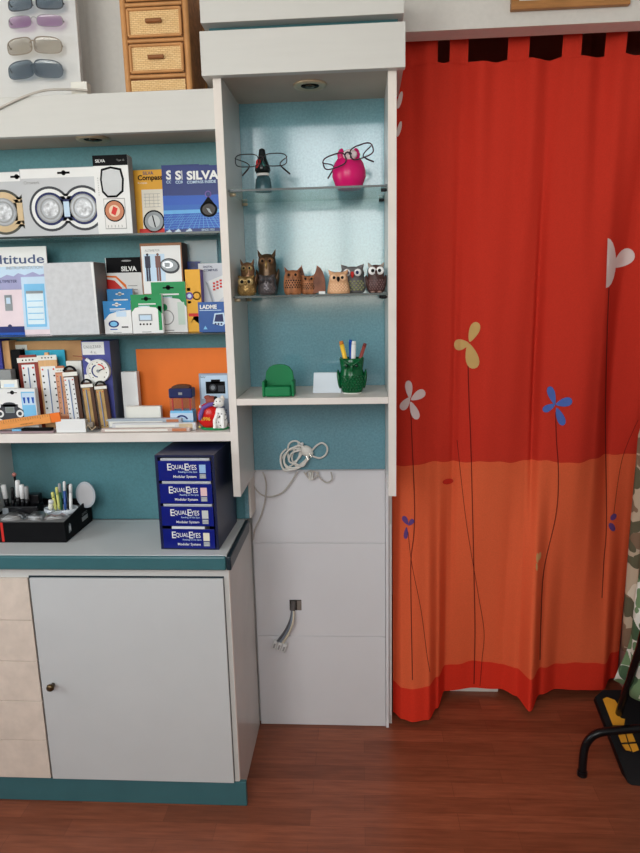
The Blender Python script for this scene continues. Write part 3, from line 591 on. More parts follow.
for i in range(26):
    a = random.uniform(PI, 2*PI); z = random.uniform(.012, .058); r = .0205-.0002*z/.001*.12; dg.ell((.026+r*.93*math.cos(a), .006+r*.78*math.sin(a), z), (.0017, .0017, .0017), DARK, 6, 4)
for q in ((.020, -.011, .086), (.030, -.010, .086)): dg.ell(q, (.0018, .0015, .0018), DARK, 6, 4)
dg.ell((.013, -.016, .078), (.003, .002, .0025), DARK, 8, 5); DS = 1.06
dg.v = [(.026+(x-.026)*DS, (y-.006)*DS, z*DS) for x, y, z in dg.v]; dg.build('dog', t)
m = MB(); m.ell((.035, .0, .097), (.007, .005, .010), mat('dog_ear', (216, 206, 196), .5), 10, 6); m.ell((.014, .0, .097), (.006, .004, .008), DARK, 10, 6); m.build('ear', t)
m = MB(); m.ringp(0, 0, .0115, .0145, NAVY, -.002, .002, n=16); m.build('collar', t, (.026, .003, .070), (PI/2-.15, 0, 0), )

# ------------------------------------------------------------------ worktop: black tray, pen holder, pens, blue drawer box
ZT = .8615
t = thing('display_tray', 'black open tray with a red stripe on the worktop', 'tray', (-1.035, 1.872, ZT))
w = .222
def wallp(x0, x1, y0, y1, z1=.066): return MB().box(x0, x1, y0, y1, .003, z1, BLACK, .001)
MB().box(-.155, .111, 0, .205, 0, .003, BLACK).build('bottom', t)
wallp(-.155, .111, 0, .004).build('front_wall', t); wallp(-.155, .111, .201, .205, .08).build('back_wall', t); wallp(-.155, -.151, .0045, .2005).build('side_wall', t)
m = MB(); m.prism([(0, .003), (.1965, .003), (.1965, .085), (0, .066)], 0, .004, BLACK); sw = m.build('side_wall', t, (.111, .0045, 0), (0, 0, PI/2))
m = MB(); m.prism([(.02, .022), (.038, .024), (.037, .046), (.029, .052), (.021, .044)], -.0005, 0, COMPG); m.prism([(.024, .028), (.034, .03), (.033, .044), (.025, .042)], -.0009, 0, WHITE); m.box(.12, .165, -.0005, 0, .024, .038, GREYC); m.txt('OPTICS', .142, .047, GREYC, w=.04, y=-.0006); m.build('badge', sw)
MB().box(-.096, -.088, -.0006, 0, .003, .066, RED).build('red_stripe', t)
MB().box(-.15, .106, .0045, .2, .004, .058, mat('grey_foam', (120, 120, 120), .7)).build('liner', t)
TRT = ZT+.0585
def trp(u, v, z=TRT): return atz(u, v, z)
def clampy(p): p.y = min(max(p.y, 1.885), 2.065); return p
FB = clear('clear_bag', (240, 242, 244), .34, .3)
for i, (u, v, rz, lb) in enumerate(((16, 518, .2, 'at the left of the black tray'), (36, 518, -.3, 'in the middle of the black tray'), (56, 519, .3, 'at the right front of the black tray'))):
    q = trp(u, v); t = thing('lens_bag', 'crumpled clear plastic bag of spectacle parts '+lb, 'bag', (q.x, 1.905+.006*i, TRT+.0005), rz)
    m = MB(); n = 8; vs = []; fs = []
    for a in range(n+1):
        for b in range(n+1): e = math.sin(PI*a/n)*math.sin(PI*b/n); vs.append(((a/n-.5)*.082, (b/n-.5)*.058+.03, .001+.015*e**.6+random.uniform(0, .006)*e))
    for a in range(n):
        for b in range(n): fs.append((a*(n+1)+b, (a+1)*(n+1)+b, (a+1)*(n+1)+b+1, a*(n+1)+b+1))
    vs2 = [(x, y, .0008) for x, y, z in vs]; m.add(vs, fs, FB, True); m.add(vs2, fs, FB); m.build('bag', t)
    m = MB(); m.box(-.03, .0, .012, .022, .002, .006, WHITE, .001); m.tube(smooth_pts([(-.03, .01, .006), (-.015, .028, .009), (.004, .018, .007), (.02, .032, .008), (.03, .015, .005)], 6), .0012, [WHITE, COMPG, REDW][i], 6); m.tube(smooth_pts([(-.02, .03, .005), (0, .008, .008), (.022, .02, .006)], 6), .0014, [COMPG, WHITE, DARK][i], 6); m.build('wire_parts', t)
# holder with white-capped pens
hp = trp(23, 500); hx, hy = X(22, .95, 1.99), 1.985
t = thing('pen_holder', 'black pen holder block at the left of the tray', 'holder', (hx, hy, TRT+.0005))
m = MB(); m.box(-.052, .062, -.02, .03, 0, .028, BLK, .003); m.box(.0, .060, .0, .03, .0285, .062, BLK, .004); m.build('block', t)
m = MB(); m.box(-.054, -.034, -.0215, -.0205, .002, .024, COMPG); m.build('badge', t)
PD = [(-.042, -.010, 9, .060, WHITE, BLK), (-.020, -.012, 6, .052, BLK, BLK), (-.004, -.010, 8, .072, WHITE, BLK), (.012, -.010, 8, .060, WHITE, BLK), (.026, -.010, 7, .055, GREYC, BLK), (-.012, .012, 6, .088, BLK, BLK)]
PL = ['white-capped marker, leftmost in the black holder', 'black marker between the white caps in the black holder', 'tallest white-capped marker in the black holder', 'slanting white-capped marker right of the tallest in the holder', 'grey-capped marker at right of the black holder', 'black rod with a red ball tip behind the markers']
for (dx, dy, r, h, cm, bm_), lb in zip(PD, PL):
    t = thing('marker', lb, 'marker', (hx+dx, hy+dy, TRT+.029), 0, 0, random.uniform(-.12, .12), group='markers in the black holder'); r *= .00085; h *= 1.2
    if h > .1:
        MB().lathe([(0, 0), (r*.7, 0), (r*.7, h-.01), (0, h-.01)], BLK, 10).build('barrel', t); MB().ell((0, 0, h-.006), (r*1.4, r*1.4, r*1.4), mat('rose_ball', (196, 130, 120), .3), 12, 8).build('tip', t)
    else: MB().lathe([(0, 0), (r, 0), (r, h*.35), (0, h*.35)], bm_, 12).build('barrel', t); MB().lathe([(0, h*.35), (r*1.1, h*.35), (r*1.1, h*.97), (r*.8, h), (0, h)], cm, 12).build('cap', t)
# dish with pens
px = X(62, .93, 1.99); py = 1.985
t = thing('pen_dish', 'clear dish with a fan-shaped back holding loose pens', 'dish', (px, py, TRT+.0005))
m = MB(); m.lathe([(0, 0), (.048, 0), (.055, .006), (.056, .018), (.054, .018), (.050, .008), (0, .004)], mat('milky_plastic', (206, 212, 218), .2), 28, sy=.6); m.build('dish', t)
m = MB(); m.ellp(.070, .050, .033, .045, mat('frosted_disc', (182, 188, 194), .3), .036, .040, 28); m.ellp(.070, .050, .027, .038, mat('frosted_disc_light', (198, 196, 198), .3), .0352, .036, 28); m.build('fan_back', t)
PN = [(-.034, .030, .26, mat('cream_cap', (222, 220, 206), .4), 'short white block-like cap at the left of the dish', 8), (-.018, .050, -.25, mat('lime_pen', (206, 206, 120), .4), 'pale yellow-green pen leaning in the dish', 5), (-.008, .062, -.1, mat('lime_pen', (206, 206, 120), .4), 'taller yellow-green pen in the dish', 5), (.004, .074, -.05, mat('dark_green_pen', (30, 78, 52), .3), 'dark green pen in the dish', 4.5), (.014, .078, .06, mat('blue_pen', (54, 86, 150), .3), 'blue pen with pale cap in the dish', 4.5), (.024, .070, .12, BLK, 'black pen at the right of the dish', 6), (.034, .072, .12, WHITE, 'white pen nearest the fan-shaped back', 5)]
for i, (dx, h, a, mm, lb, r) in enumerate(PN):
    t = thing('pen', lb, 'pen', (px+dx, py+.004*(i % 3)-.004, TRT+.009), 0, -.06, a*.5, group='pens in the clear dish'); r *= .001; h *= 1.25
    MB().lathe([(0, 0), (r*.5, .001), (r, .008), (r, h*.68), (0, h*.68)], mm, 12).build('barrel', t)
    MB().lathe([(0, h*.68), (r*1.08, h*.68), (r*1.08, h*.96), (r*.6, h), (0, h)], WHITE if i in (0, 4) else (mm if i != 3 else GREYC), 12).build('cap', t)
# blue stack of drawers
bx0, bx1, by = -.606, -.428, 1.818; w = bx1-bx0; hT = .292
t = thing('drawer_box', 'dark blue four-drawer card box at the right of the worktop', 'box', ((bx0+bx1)/2, by, ZT), rz=-.03)
SLV = mat('dark_blue_sleeve', (26, 32, 66), .35, .08); DRB = mat('royal_blue_card', (12, 26, 116), .3, .05); INN = mat('silver_tray', (186, 188, 192), .4, .1, metal=.3)
m = MB(); m.box(-w/2, -w/2+.008, 0, .25, 0, hT, SLV); m.box(w/2-.008, w/2, 0, .25, 0, hT, SLV); m.box(-w/2+.0082, w/2-.0082, 0, .25, hT-.006, hT, SLV); m.box(-w/2+.0082, w/2-.0082, .0, .25, 0, .005, SLV); m.box(-w/2+.0082, w/2-.0082, .244, .25, .0052, hT-.0062, SLV); m.build('sleeve', t)
SW = [mat('swatch_blue', (150, 186, 226), .4), mat('swatch_rose', (226, 190, 190), .4), mat('swatch_grey', (196, 198, 196), .4), mat('swatch_cream', (226, 220, 196), .4)]
dhh = (hT-.012)/4
for i in range(4):
    z0 = hT-.007-(i+1)*dhh+.0005; fw = w-.02; y0 = -.004
    m = MB(); m.box(-fw/2, fw/2, y0, y0+.003, 0, dhh*.86, DRB, .0006); m.box(-fw/2, fw/2, y0+.0032, .235, 0, .002, DRB); d = m.build('drawer', t, (0, 0, z0))
    m = MB(); m.box(-fw/2+.006+(.02 if i == 3 else 0), fw/2-(.004 if i < 3 else .03), y0+.005, y0+.06, dhh*.30, dhh*.95, INN if i < 3 else WHITE, .002); m.build('tray_lip', d)
    c = MB(fw, dhh*.86); c.txt('E', -fw*.285, dhh*.60, WHITE, h=dhh*.30, y=y0-.0006, bold=.01); c.txt('QUAL', -fw*.125, dhh*.585, WHITE, w=fw*.25, h=dhh*.22, y=y0-.0006, bold=.01); c.txt('E', fw*.045, dhh*.60, WHITE, h=dhh*.30, y=y0-.0006, bold=.01); c.txt('YES', fw*.15, dhh*.585, WHITE, w=fw*.16, h=dhh*.22, y=y0-.0006, bold=.01)
    c.txt('Reading on the Spot', fw*.06, dhh*.38, SKYB, w=fw*.36, y=y0-.0006, bold=.01); c.txt('Modular System', fw*.0, dhh*.17, WHITE, w=fw*.44, y=y0-.0006, bold=.015); c.build('lettering', d)
    c = MB(); c.box(fw*.28, fw*.40, y0-.0006, y0, dhh*.34, dhh*.70, SW[i]); c.box(fw*.28, fw*.40, y0-.0006, y0, dhh*.10, dhh*.30, COMPG); [c.box(fw*.29, fw*.39, y0-.0009, y0, dhh*(.13+.06*q), dhh*(.145+.06*q), WHITE) for q in range(3)]; c.build('swatch', d)

# ------------------------------------------------------------------ display cabinet contents
def frame_glasses(name, label, loc_, w, h, fm, lm, rot=(0, 0, 0), group=None, temple=.10, rim=.0011, drop=.03, tm=None, wrap=0., shield=0.):
    t = thing(name, label, 'glasses', loc_, rot[2], rot[0], rot[1], group); lw = w*(.44+.05*shield); cx = w*(.27-.02*shield); tm = tm or fm
    f = MB()
    for s in (-1, 1):
        P = []
        for i in range(26):
            a = 2*PI*i/26; c_, s_ = math.cos(a), math.sin(a); e = .62
            P.append((s*cx+lw/2*math.copysign(abs(c_)**e, c_), wrap*((s*cx+lw/2*math.copysign(abs(c_)**e, c_))/w*2)**2, h/2*math.copysign(abs(s_)**e, s_)*(1.0-.25*shield*s*c_ if s_ > 0 else .92+shield*(.10*s*c_-.12))))
        f.tube(P, rim, fm, 6, closed=True)
        l = MB(); l.add([(p[0], p[1], p[2]) for p in P], [tuple(range(26))], lm); l.build('lens', t)
        q = MB(); x = s*w*.49; yw = wrap*.96
        q.tube(smooth_pts([(x, yw, h*.22), (x-s*.002, yw+temple*.12, h*.22), (x*(.62 if temple > .05 else .97), yw+temple*.75, h*.05), (x*(.98 if temple > .05 else .96), yw+temple, -drop)], 5), [.0016]*12+[.0026]*4, tm, 6); q.build('temple', t)
    f.tube([(-w*.055, 0, h*.18), (-w*.02, -.002, h*.30), (w*.02, -.002, h*.30), (w*.055, 0, h*.18)], rim*1.2, fm, 6)
    f.tube([(-w*.05, 0, h*.05), (-w*.035, .006, -h*.12)], rim*.8, fm, 5); f.tube([(w*.05, 0, h*.05), (w*.035, .006, -h*.12)], rim*.8, fm, 5)
    f.build('frame', t); return t
def mirrored(pts): return pts+[(-a, b) for a, b in reversed(pts)]
# nose-shaped holder
yg = 2.0; q = at(263, 185, yg); zt = at(262, 149, yg).z; H_ = zt-ZD1; nx = X(263, 1.95, yg)
NB = mat('rainbow_lacquer', (52, 84, 92), .15, .3, scale=30); NRED = mat('red_lacquer', (176, 34, 38), .15); NDK = mat('black_lacquer', (22, 30, 32), .12)
t = thing('glasses_holder', 'dark glossy nose-shaped spectacle stand holding thin-rimmed glasses', 'spectacle stand', (nx, yg, ZD1+.0005))
m = MB(); m.lathe([(0, 0), (.024, 0), (.025, H_*.06), (.022, H_*.30), (.016, H_*.38), (0, H_*.38)], NB, 22, sy=.7); m.build('chin', t)
m = MB(); m.lathe([(.016, H_*.38), (.0185, H_*.40), (.0185, H_*.43), (.015, H_*.45)], WHITE, 20, sy=.7); m.build('lip', t)
m = MB(); m.lathe([(0, H_*.44), (.019, H_*.44), (.0235, H_*.50), (.021, H_*.60), (.013, H_*.76), (.010, H_*.90), (.009, H_*.97), (.004, H_), (0, H_)], NDK, 22, sy=1.15, c=(0, -.002, 0)); m.ell((-.009, -.018, H_*.60), (.009, .007, H_*.15), NRED, 12, 8); m.ell((.006, -.021, H_*.58), (.006, .005, H_*.12), mat('teal_lacquer', (30, 100, 96), .15), 12, 8); m.build('nose', t)
frame_glasses('spectacles', 'thin dark-rimmed rectangular glasses on the nose-shaped stand', (nx, yg-.030, at(262, 160, 1.965).z), .152, .036, mat('dark_wire', (22, 24, 30), .4), LENS, group='glasses worn by stands', drop=.022, tm=BLK, rim=.0015)
# pink bird
q = X(349, 1.94, 2.01); H2 = at(349, 150, 2.01).z-ZD1
t = thing('glasses_holder', 'round magenta owl-shaped spectacle stand on the upper display shelf', 'spectacle stand', (q, 2.01, ZD1+.0005))
r_ = .049
m = MB(); m.lathe([(0, 0), (r_*.66, 0), (r_*.80, .010), (r_, .036), (r_*.99, .052), (r_*.86, .074), (r_*.62, .090), (r_*.40, H2*.88), (0, H2*.9)], PINK, 28, sy=.85); m.build('body', t)
m = MB(); m.ell((.004, -.027, H2*.83), (.021, .013, .015), mat('face_white', (234, 214, 216), .35), 16, 10); m.build('face', t)
m = MB(); m.ell((.005, -.0415, H2*.83), (.005, .004, .0035), BLK, 10, 6); m.build('beak', t)
for s in (-1, 1): m = MB(); m.tube([(s*.020, -.010, H2*.72), (s*.023, -.014, H2*.86), (s*.021, -.012, H2*.95), (s*.019, -.010, H2*1.0)], [.010, .0105, .008, .004], PINK, 10); m.build('ear', t)
frame_glasses('spectacles', 'dark oval glasses tilted on the magenta stand', (X(348, 2.0, 1.962), 1.962, at(348, 156.5, 1.962).z), .150, .037, mat('plum_frame', (44, 22, 40), .35), LENS, rot=(0, -.30, 0), group='glasses worn by stands', drop=.02, rim=.0019, tm=mat('plum_frame', (62, 34, 56), .3))
# owls
def owl(label, u0, u1, vt, Y, body, eye, pupil, beak, ears=.16, sy=.8, wings=None, feet=None, lattice=False, prof=None, belly=None, earlen=None, eyer=.16, split=None, earm=None, eyez=.74, tilt=0):
    z1 = at((u0+u1)/2, vt, Y).z; h = (z1-ZD2)*.98; zm = (ZD2+z1)/2; x0, x1 = X(u0, zm, Y), X(u1, zm, Y); w = x1-x0; R_ = w/2
    el = earlen if earlen is not None else .12; hb = h*(1-el*.7)
    t = thing('owl_figurine', label, 'owl figurine', ((x0+x1)/2, Y, ZD2+.0006), tilt, group='owl figurines on the lower display shelf')
    pf = prof or [(0, 0), (.70, 0), (.88, .06), (1, .22), (.98, .40), (.86, .56), (.84, .64), (.88, .76), (.80, .88), (.55, .97), (0, 1)]
    P = [(r*R_, z*hb) for r, z in pf]
    def rad(z):
        for (a, za), (b, zb) in zip(P, P[1:]):
            if za <= z <= zb and zb > za: return a+(b-a)*(z-za)/(zb-za)
        return R_*.8
    m = MB(); m.lathe(P, body, 24, sy=sy)
    if lattice:
        for j in range(4):
            for i in range(7):
                a = -PI/2+(i-3+(j % 2)*.5)*.28; z = hb*(.30+.09*j); r = rad(z)
                m.ell((r*math.cos(a), r*sy*math.sin(a), z), (R_*.075, R_*.05, hb*.034), DARK, 6, 4)
    else:
        for j in range(5):
            for i in range(6):
                a = -PI/2+(i-2.5+(j % 2)*.5)*.30; z = hb*(.14+.075*j); r = rad(z)*.985
                m.ell((r*math.cos(a), r*sy*math.sin(a), z), (R_*.11, R_*.05, hb*.038), belly or body, 7, 4)
    m.build('body', t)
    ze = hb*eyez
    if eye:
        for s in (-1, 1):
            xe = s*R_*.40; ye = -rad(ze)*sy*math.sqrt(max(.1, 1-(xe/rad(ze))**2)); e = MB()
            e.ell((xe, ye, ze), (R_*eyer*2.0, R_*.16, R_*eyer*2.0), eye, 14, 8); e.ell((xe-s*R_*.04, ye-R_*.13, ze), (R_*eyer*.9, R_*.08, R_*eyer*.9), pupil, 10, 6); e.build('eye', t)
    b = MB(); yb = -rad(ze)*sy; b.tube([(0, yb+.002, ze-.01*hb), (0, yb-R_*.16, ze-.10*hb), (0, yb-R_*.10, ze-.20*hb)], [R_*.14, R_*.13, R_*.02], beak, 8); b.build('beak', t)
    for s in (-1, 1):
        e = MB(); e.tube([(s*R_*.50, -R_*.1, hb*.90), (s*R_*.68, -R_*.12, hb*.97), (s*R_*.84, -R_*.12, h)], [R_*.26, R_*.17, R_*.02], earm or body, 8); e.build('ear', t)
    if wings:
        for s in (-1, 1): g = MB(); g.ell((s*R_*.90, R_*.05, hb*.36), (R_*.20, R_*.52*sy, hb*.28), wings, 12, 8, Matrix.Rotation(s*.16, 3, 'Y')); g.build('wing', t)
    if feet:
        for s in (-1, 1): g = MB(); g.ell((s*R_*.36, -R_*.80*sy, hb*.035), (R_*.24, R_*.22, hb*.04), feet, 10, 6); g.build('foot', t)
    return t
OB = mat('dark_bronze_owl', (84, 64, 46), .3, .25, metal=.55, scale=40, bump=.4); OBR = mat('brass_owl', (150, 120, 74), .3, .25, metal=.6, scale=40, bump=.4)
OPW = mat('pewter_owl', (92, 86, 88), .3, .12, metal=.5, scale=30); OCO = mat('copper_owl', (132, 96, 68), .35, .25, metal=.5, scale=40, bump=.4)
OTC = mat('carved_brown_owl', (150, 96, 62), .5, .3, scale=60); OTD = mat('dark_carved_wing', (116, 68, 46), .5, .25, scale=40)
OPE = mat('peach_clay_owl', (206, 158, 120), .6, .06); OPB = mat('peach_belly', (230, 188, 150), .6, .05); OGR = mat('grey_painted_owl', (112, 108, 108), .45, .25, scale=30); OGB = mat('moss_belly', (146, 148, 104), .5, .1)
ODB = mat('dark_brown_owl', (72, 46, 42), .4, .15); ODL = mat('taupe_owl_head', (150, 140, 130), .5, .15); EY = mat('eye_white', (236, 236, 236), .3); BR2 = mat('eye_brass', (186, 160, 112), .3, .1, metal=.5)
owl('tall dark bronze owl with pointed ear tufts behind the pewter owl', 257, 278, 249, 2.06, OB, OCO, DARK, OBR, wings=OB, eyez=.82)
owl('small smooth pewter-grey owl in front of the tall bronze owl', 257.5, 277, 274.5, 1.985, OPW, OPW, NV, OPW, earlen=.05, eyez=.78)
owl('mid-size coppery owl behind the small brass owl by the left side panel', 240, 256, 258.5, 2.03, OCO, BR2, DARK, OBR, wings=OCO, eyez=.82)
owl('small brass owl with big ringed eyes nearest the left side panel', 237, 256.5, 275.5, 1.972, OBR, BR2, DARK, OBR, earlen=.05, feet=OBR, eyer=.2, eyez=.72)
LP = [(0, 0), (.80, 0), (.94, .10), (1, .30), (.98, .55), (.92, .75), (.78, .90), (.5, .98), (0, 1)]
owl('pierced brown owl with small ears, left of the winged one', 283.5, 302.5, 266.5, 1.98, OTC, OTC, DARK, OTC, lattice=True, prof=LP, feet=OTC, eyez=.80, earlen=.16, earm=OTD)
tw = owl('pierced brown owl with tall raised wings', 300.5, 317.5, 275, 1.985, OTC, OTC, DARK, OTC, lattice=True, prof=LP, feet=OTC, eyez=.84, earlen=.05)
for u0, u1, vt, s in ((298, 304.5, 264.5, -1), (311.5, 325.5, 265, 1)):
    xa, xb = X(u0, 1.64, 2.0)-tw.location.x, X(u1, 1.64, 2.0)-tw.location.x; hz = (at(u1, vt, 2.0).z-ZD2)*.98; wv = xb-xa
    pts = ([(xa, .004), (xb, .004), (xb+wv*.02, hz*.25), (xb+wv*.01, hz*.45), (xb-wv*.06, hz*.64), (xb-wv*.18, hz*.80), (xb-wv*.34, hz*.92), (xb-wv*.55, hz), (xa+wv*.40, hz*.84), (xa+wv*.28, hz*.70), (xa+wv*.1, hz*.62), (xa, hz*.62)] if s > 0 else [(xa, .004), (xb, .004), (xb+.002, hz*.6), (xa+wv*.62, hz), (xa+wv*.2, hz*.7)])
    m = MB(); m.prism(pts, -.016 if s > 0 else .008, .004 if s > 0 else .02, OTD); m.build('raised_wing', tw)
owl('peach clay owl with a pale belly', 327, 350, 269.5, 1.975, OPE, OPB, DARK, DARK, belly=OPB, prof=[(0, 0), (.96, 0), (1, .06), (.94, .3), (.82, .6), (.78, .8), (.62, .94), (.3, 1), (0, 1)], earlen=.14, eyer=.15, earm=OPE)
owl('grey painted owl with large white eyes and a red beak', 339, 366, 264, 2.03, OGR, EY, NAVY, RED, belly=OGB, earlen=.10, eyer=.14, wings=OGR, eyez=.76)
owl('dark brown owl with a wide pale head at the right end', 366.5, 385.5, 262, 1.985, ODB, EY, DARK, ODB, belly=mat('mauve_belly', (112, 84, 84), .5), earlen=.10, eyer=.21, wings=ODB, feet=mat('taupe_feet', (150, 120, 110), .5), earm=ODL, eyez=.78)
q = at(322, 294, 1.945); m = MB(); m.box(-.0095, .0095, 0, .003, 0, .008, WHITE, .0006)
tag(m.build('price_tag', None, (q.x, 1.945, ZD2+.0006)), 'tiny white price tag in front of the winged brown owl', 'tag')
# green armchair phone holder
x0, x1 = X(262, 1.33, 1.93), X(294, 1.33, 1.93); w = x1-x0; H3 = at(278, 365, 1.96).z-ZD3
t = thing('toy_armchair', 'small green toy armchair on the white shelf', 'toy chair', ((x0+x1)/2, 1.925, ZD3+.0005))
m = MB()
pts = mirrored([(w*.44, 0.0), (w*.45, H3*.55), (w*.42, H3*.76), (w*.32, H3*.91), (w*.18, H3*.98), (0.0001, H3)]); m.prism(pts, .050, .062, GREENP); bk = m.build('backrest', t)
md = bk.modifiers.new('b', 'BEVEL'); md.width = .004; md.segments = 3
for s in (-1, 1):
    m = MB(); m.box(s*w*.455-w*.045, s*w*.455+w*.045, .004, .060, 0, H3*.50, GREENP, .003); m.build('armrest', t)
m = MB(); m.box(-w*.405, w*.405, -.002, .0485, 0, H3*.33, GREENP, .006); m.build('seat', t)
# green owl cup
q = X(352, 1.35, 1.99); H4 = at(351, 358, 1.985).z-ZD3
t = thing('owl_pen_pot', 'green ceramic owl pot holding felt pens', 'pen pot', (q, 1.99, ZD3+.0005)); r_ = X(365, 1.35, 1.99)-q
m = MB(); m.lathe([(0, 0), (r_*.72, 0), (r_*.80, H4*.06), (r_*1.0, H4*.30), (r_*.98, H4*.5), (r_*.84, H4*.68), (r_*.90, H4*.82), (r_*.96, H4*.98), (r_*.90, H4), (r_*.80, H4*.9), (r_*.72, H4*.6), (0, H4*.5)], GREENG, 26, sy=.85)
for j in range(6):
    for i in range(8):
        a = -PI/2+(i-3.5+(j % 2)*.5)*.26; z = H4*(.12+.075*j); rr = r_*(.84+.16*min(1, z/H4/.3))*.99; m.ell((rr*math.cos(a), rr*.85*math.sin(a), z), (.0042, .0032, .004), GREENG, 6, 4)
m.build('pot', t)
for s in (-1, 1): m = MB(); m.ell((s*r_*.40, -r_*.72, H4*.80), (r_*.30, r_*.12, r_*.26), GREENG, 14, 8); m.ell((s*r_*.38, -r_*.84, H4*.80), (r_*.14, r_*.06, r_*.13), mat('dark_green_glaze', (6, 40, 26), .12), 10, 6); m.build('eye', t); m = MB(); m.tube([(s*r_*.08, -r_*.86, H4*.82), (s*r_*.5, -r_*.84, H4*.92), (s*r_*.86, -r_*.6, H4*1.03)], [.003, .004, .002], GREENG, 8); m.build('brow', t)
m = MB(); m.tube([(0, -r_*.80, H4*.82), (0, -r_*.96, H4*.72), (0, -r_*.88, H4*.64)], [.005, .0045, .001], GREENG, 8); m.build('beak', t)
for s in (-1, 1): m = MB(); m.ell((s*r_*1.0, 0, H4*.40), (r_*.16, r_*.5, H4*.28), GREENG, 12, 8, Matrix.Rotation(s*.1, 3, 'Y')); m.build('wing', t)
m = MB(); m.lathe([(0, -.0004), (r_*.74, -.0004), (r_*.78, .003), (0, .003)], OFFW, 24, sy=.85); m.build('foot_ring', t)
PE = [(-.016, -.004, -.22, mat('yellow_felt', (236, 190, 60), .4), mat('orange_felt_cap', (200, 120, 40), .4), 340, 'yellow felt pen with an orange end in the owl pot', .0068), (-.002, .010, -.02, BLUE, BLUE, 340, 'blue felt pen behind the white one in the owl pot', .0056), (.004, -.006, .05, WHITE, WHITE, 341, 'white felt pen in the middle of the owl pot', .0070), (.018, .004, .32, mat('maroon_felt', (150, 70, 62), .4), mat('maroon_felt_dark', (116, 48, 46), .4), 342, 'maroon felt pen leaning right in the owl pot', .0056)]
for dx, dy, a, m1, m2, v, lb, r in PE:
    L_ = (at(352, v, 1.99).z-ZD3)-H4*.55
    t = thing('felt_pen', lb, 'pen', (q+dx*.6, 1.99+dy, ZD3+H4*.55), 0, 0, a, group='felt pens in the green owl pot')
    MB().lathe([(0, 0), (r, 0), (r, L_*.90), (0, L_*.90)], m1, 12).build('barrel', t); MB().lathe([(0, L_*.90), (r*.98, L_*.90), (r*.85, L_), (0, L_)], m2, 12).build('end_cap', t)
# pale upright block
x0, x1 = X(314, 1.33, 1.99), X(341, 1.33, 1.99); w = x1-x0
m = MB(); m.prism([(-w/2-.004, 0), (w/2, 0), (w/2, .062), (-w/2, .062)], 0, .02, mat('pale_block_surface', (214, 222, 230), .2, .02)); 
tag(m.build('pale_block', None, ((x0+x1)/2, 1.995, ZD3+.0006)), 'pale upright block between the toy armchair and green owl pot', 'block')

# ------------------------------------------------------------------ cables
YP = 2.16
def ap(u, v, Y): p = at(u, v, Y); return (p.x, p.y, p.z)
o = at(306, 451, YP); t = thing('cable_coil', 'coiled white cable with a plug hanging on the teal back panel', 'cable', o)
def lc(P): return [tuple(Vector(p)-o) for p in P]
m = MB(); rr = .0032
loops = [[(303, 446), (296, 441), (289, 444), (288, 455), (291, 463), (299, 458), (303, 450)], [(300, 448), (290, 450), (282, 458), (282, 466), (286, 471), (298, 466), (308, 458)], [(304, 452), (292, 448), (285, 456), (285, 464), (292, 468), (304, 464), (309, 458)], [(301, 450), (292, 453), (289, 461), (296, 464), (303, 466), (307, 460)], [(298, 442), (300, 452), (296, 462), (287, 468), (283, 470)], [(299, 444), (294, 450), (292, 459), (297, 466), (306, 462)], [(305, 447), (297, 446), (287, 452), (284, 462), (289, 469), (300, 467), (308, 456)], [(286, 449), (281, 455), (281, 464), (285, 470), (296, 469)]]
for i, lp in enumerate(loops): m.tube(lc(smooth_pts([ap(u, v, YP-.004-.006*(i % 4)) for u, v in lp], 6)), rr, CABLE, 8)
m.tube(lc(smooth_pts([ap(u, v, YP-.006) for u, v in ((311, 452), (316, 446), (322, 443), (327, 447), (326, 454), (320, 458), (312, 456))], 6)), rr, CABLE, 8)
m.build('cable_loops', t)
m = MB(); m.ell((.002, -.008, .002), (.024, .014, .019), OFFW, 14, 8, Matrix.Rotation(.5, 3, 'Y')); m.ell((.014, -.008, -.006), (.012, .010, .010), OFFW, 12, 8); m.build('plug', t)
pn = at(302.5, 443, YP); m = MB(); m.T = Matrix.Translation(pn-o) @ Matrix.Rotation(PI/2, 4, 'X'); m.lathe([(0, -.006), (.0022, -.006), (.0022, .012), (.0055, .012), (.0055, .016), (0, .017)], WHITE, 12); m.build('hanging_pin', t)
m = MB(); m.tube(lc([ap(306, 456, YP-.016), ap(308.5, 460, YP-.020)]), .0024, CHROME, 8); m.tube(lc([ap(309, 453, YP-.016), ap(311.5, 457, YP-.020)]), .0024, CHROME, 8); m.build('plug_pin', t)
YQ = 2.18
o = at(300, 476, YQ); t = thing('lower_cable', 'grey cable trailing from under the cabinet across the white boards', 'cable', o)
m = MB()
m.tube(lc(smooth_pts([ap(u, v, YQ) for u, v in ((297, 472), (291, 482), (283, 492), (272, 496.5), (262, 495), (255, 488), (252, 481))], 8)), .0026, CABLEG, 8)
m.tube(lc(smooth_pts([ap(u, v, YQ-.003) for u, v in ((304, 472), (308, 477), (314, 478), (318, 473), (312, 471), (306, 473), (310, 479), (318, 476))], 8)), .0024, CABLEG, 8)
m.tube(lc(smooth_pts([ap(u, v, YQ-.004) for u, v in ((316, 472), (321, 479), (327, 482.5), (332, 479), (331, 472))], 8)), .0024, CABLEG, 8)
m.tube(lc(smooth_pts([ap(u, v, YQ-.005) for u, v in ((263, 472), (266, 484), (265, 500), (261, 515), (255, 529), (253, 540))], 8)), .0024, CABLEG, 8)
m.build('cable_run', t)
m = MB(); 
for dx in (-.006, 0, .006): m.box(dx-.002, dx+.002, -.006, .006, -.018, .012, OFFW, .001)
m.build('connector', t, tuple(at(311, 475, YQ)-o))
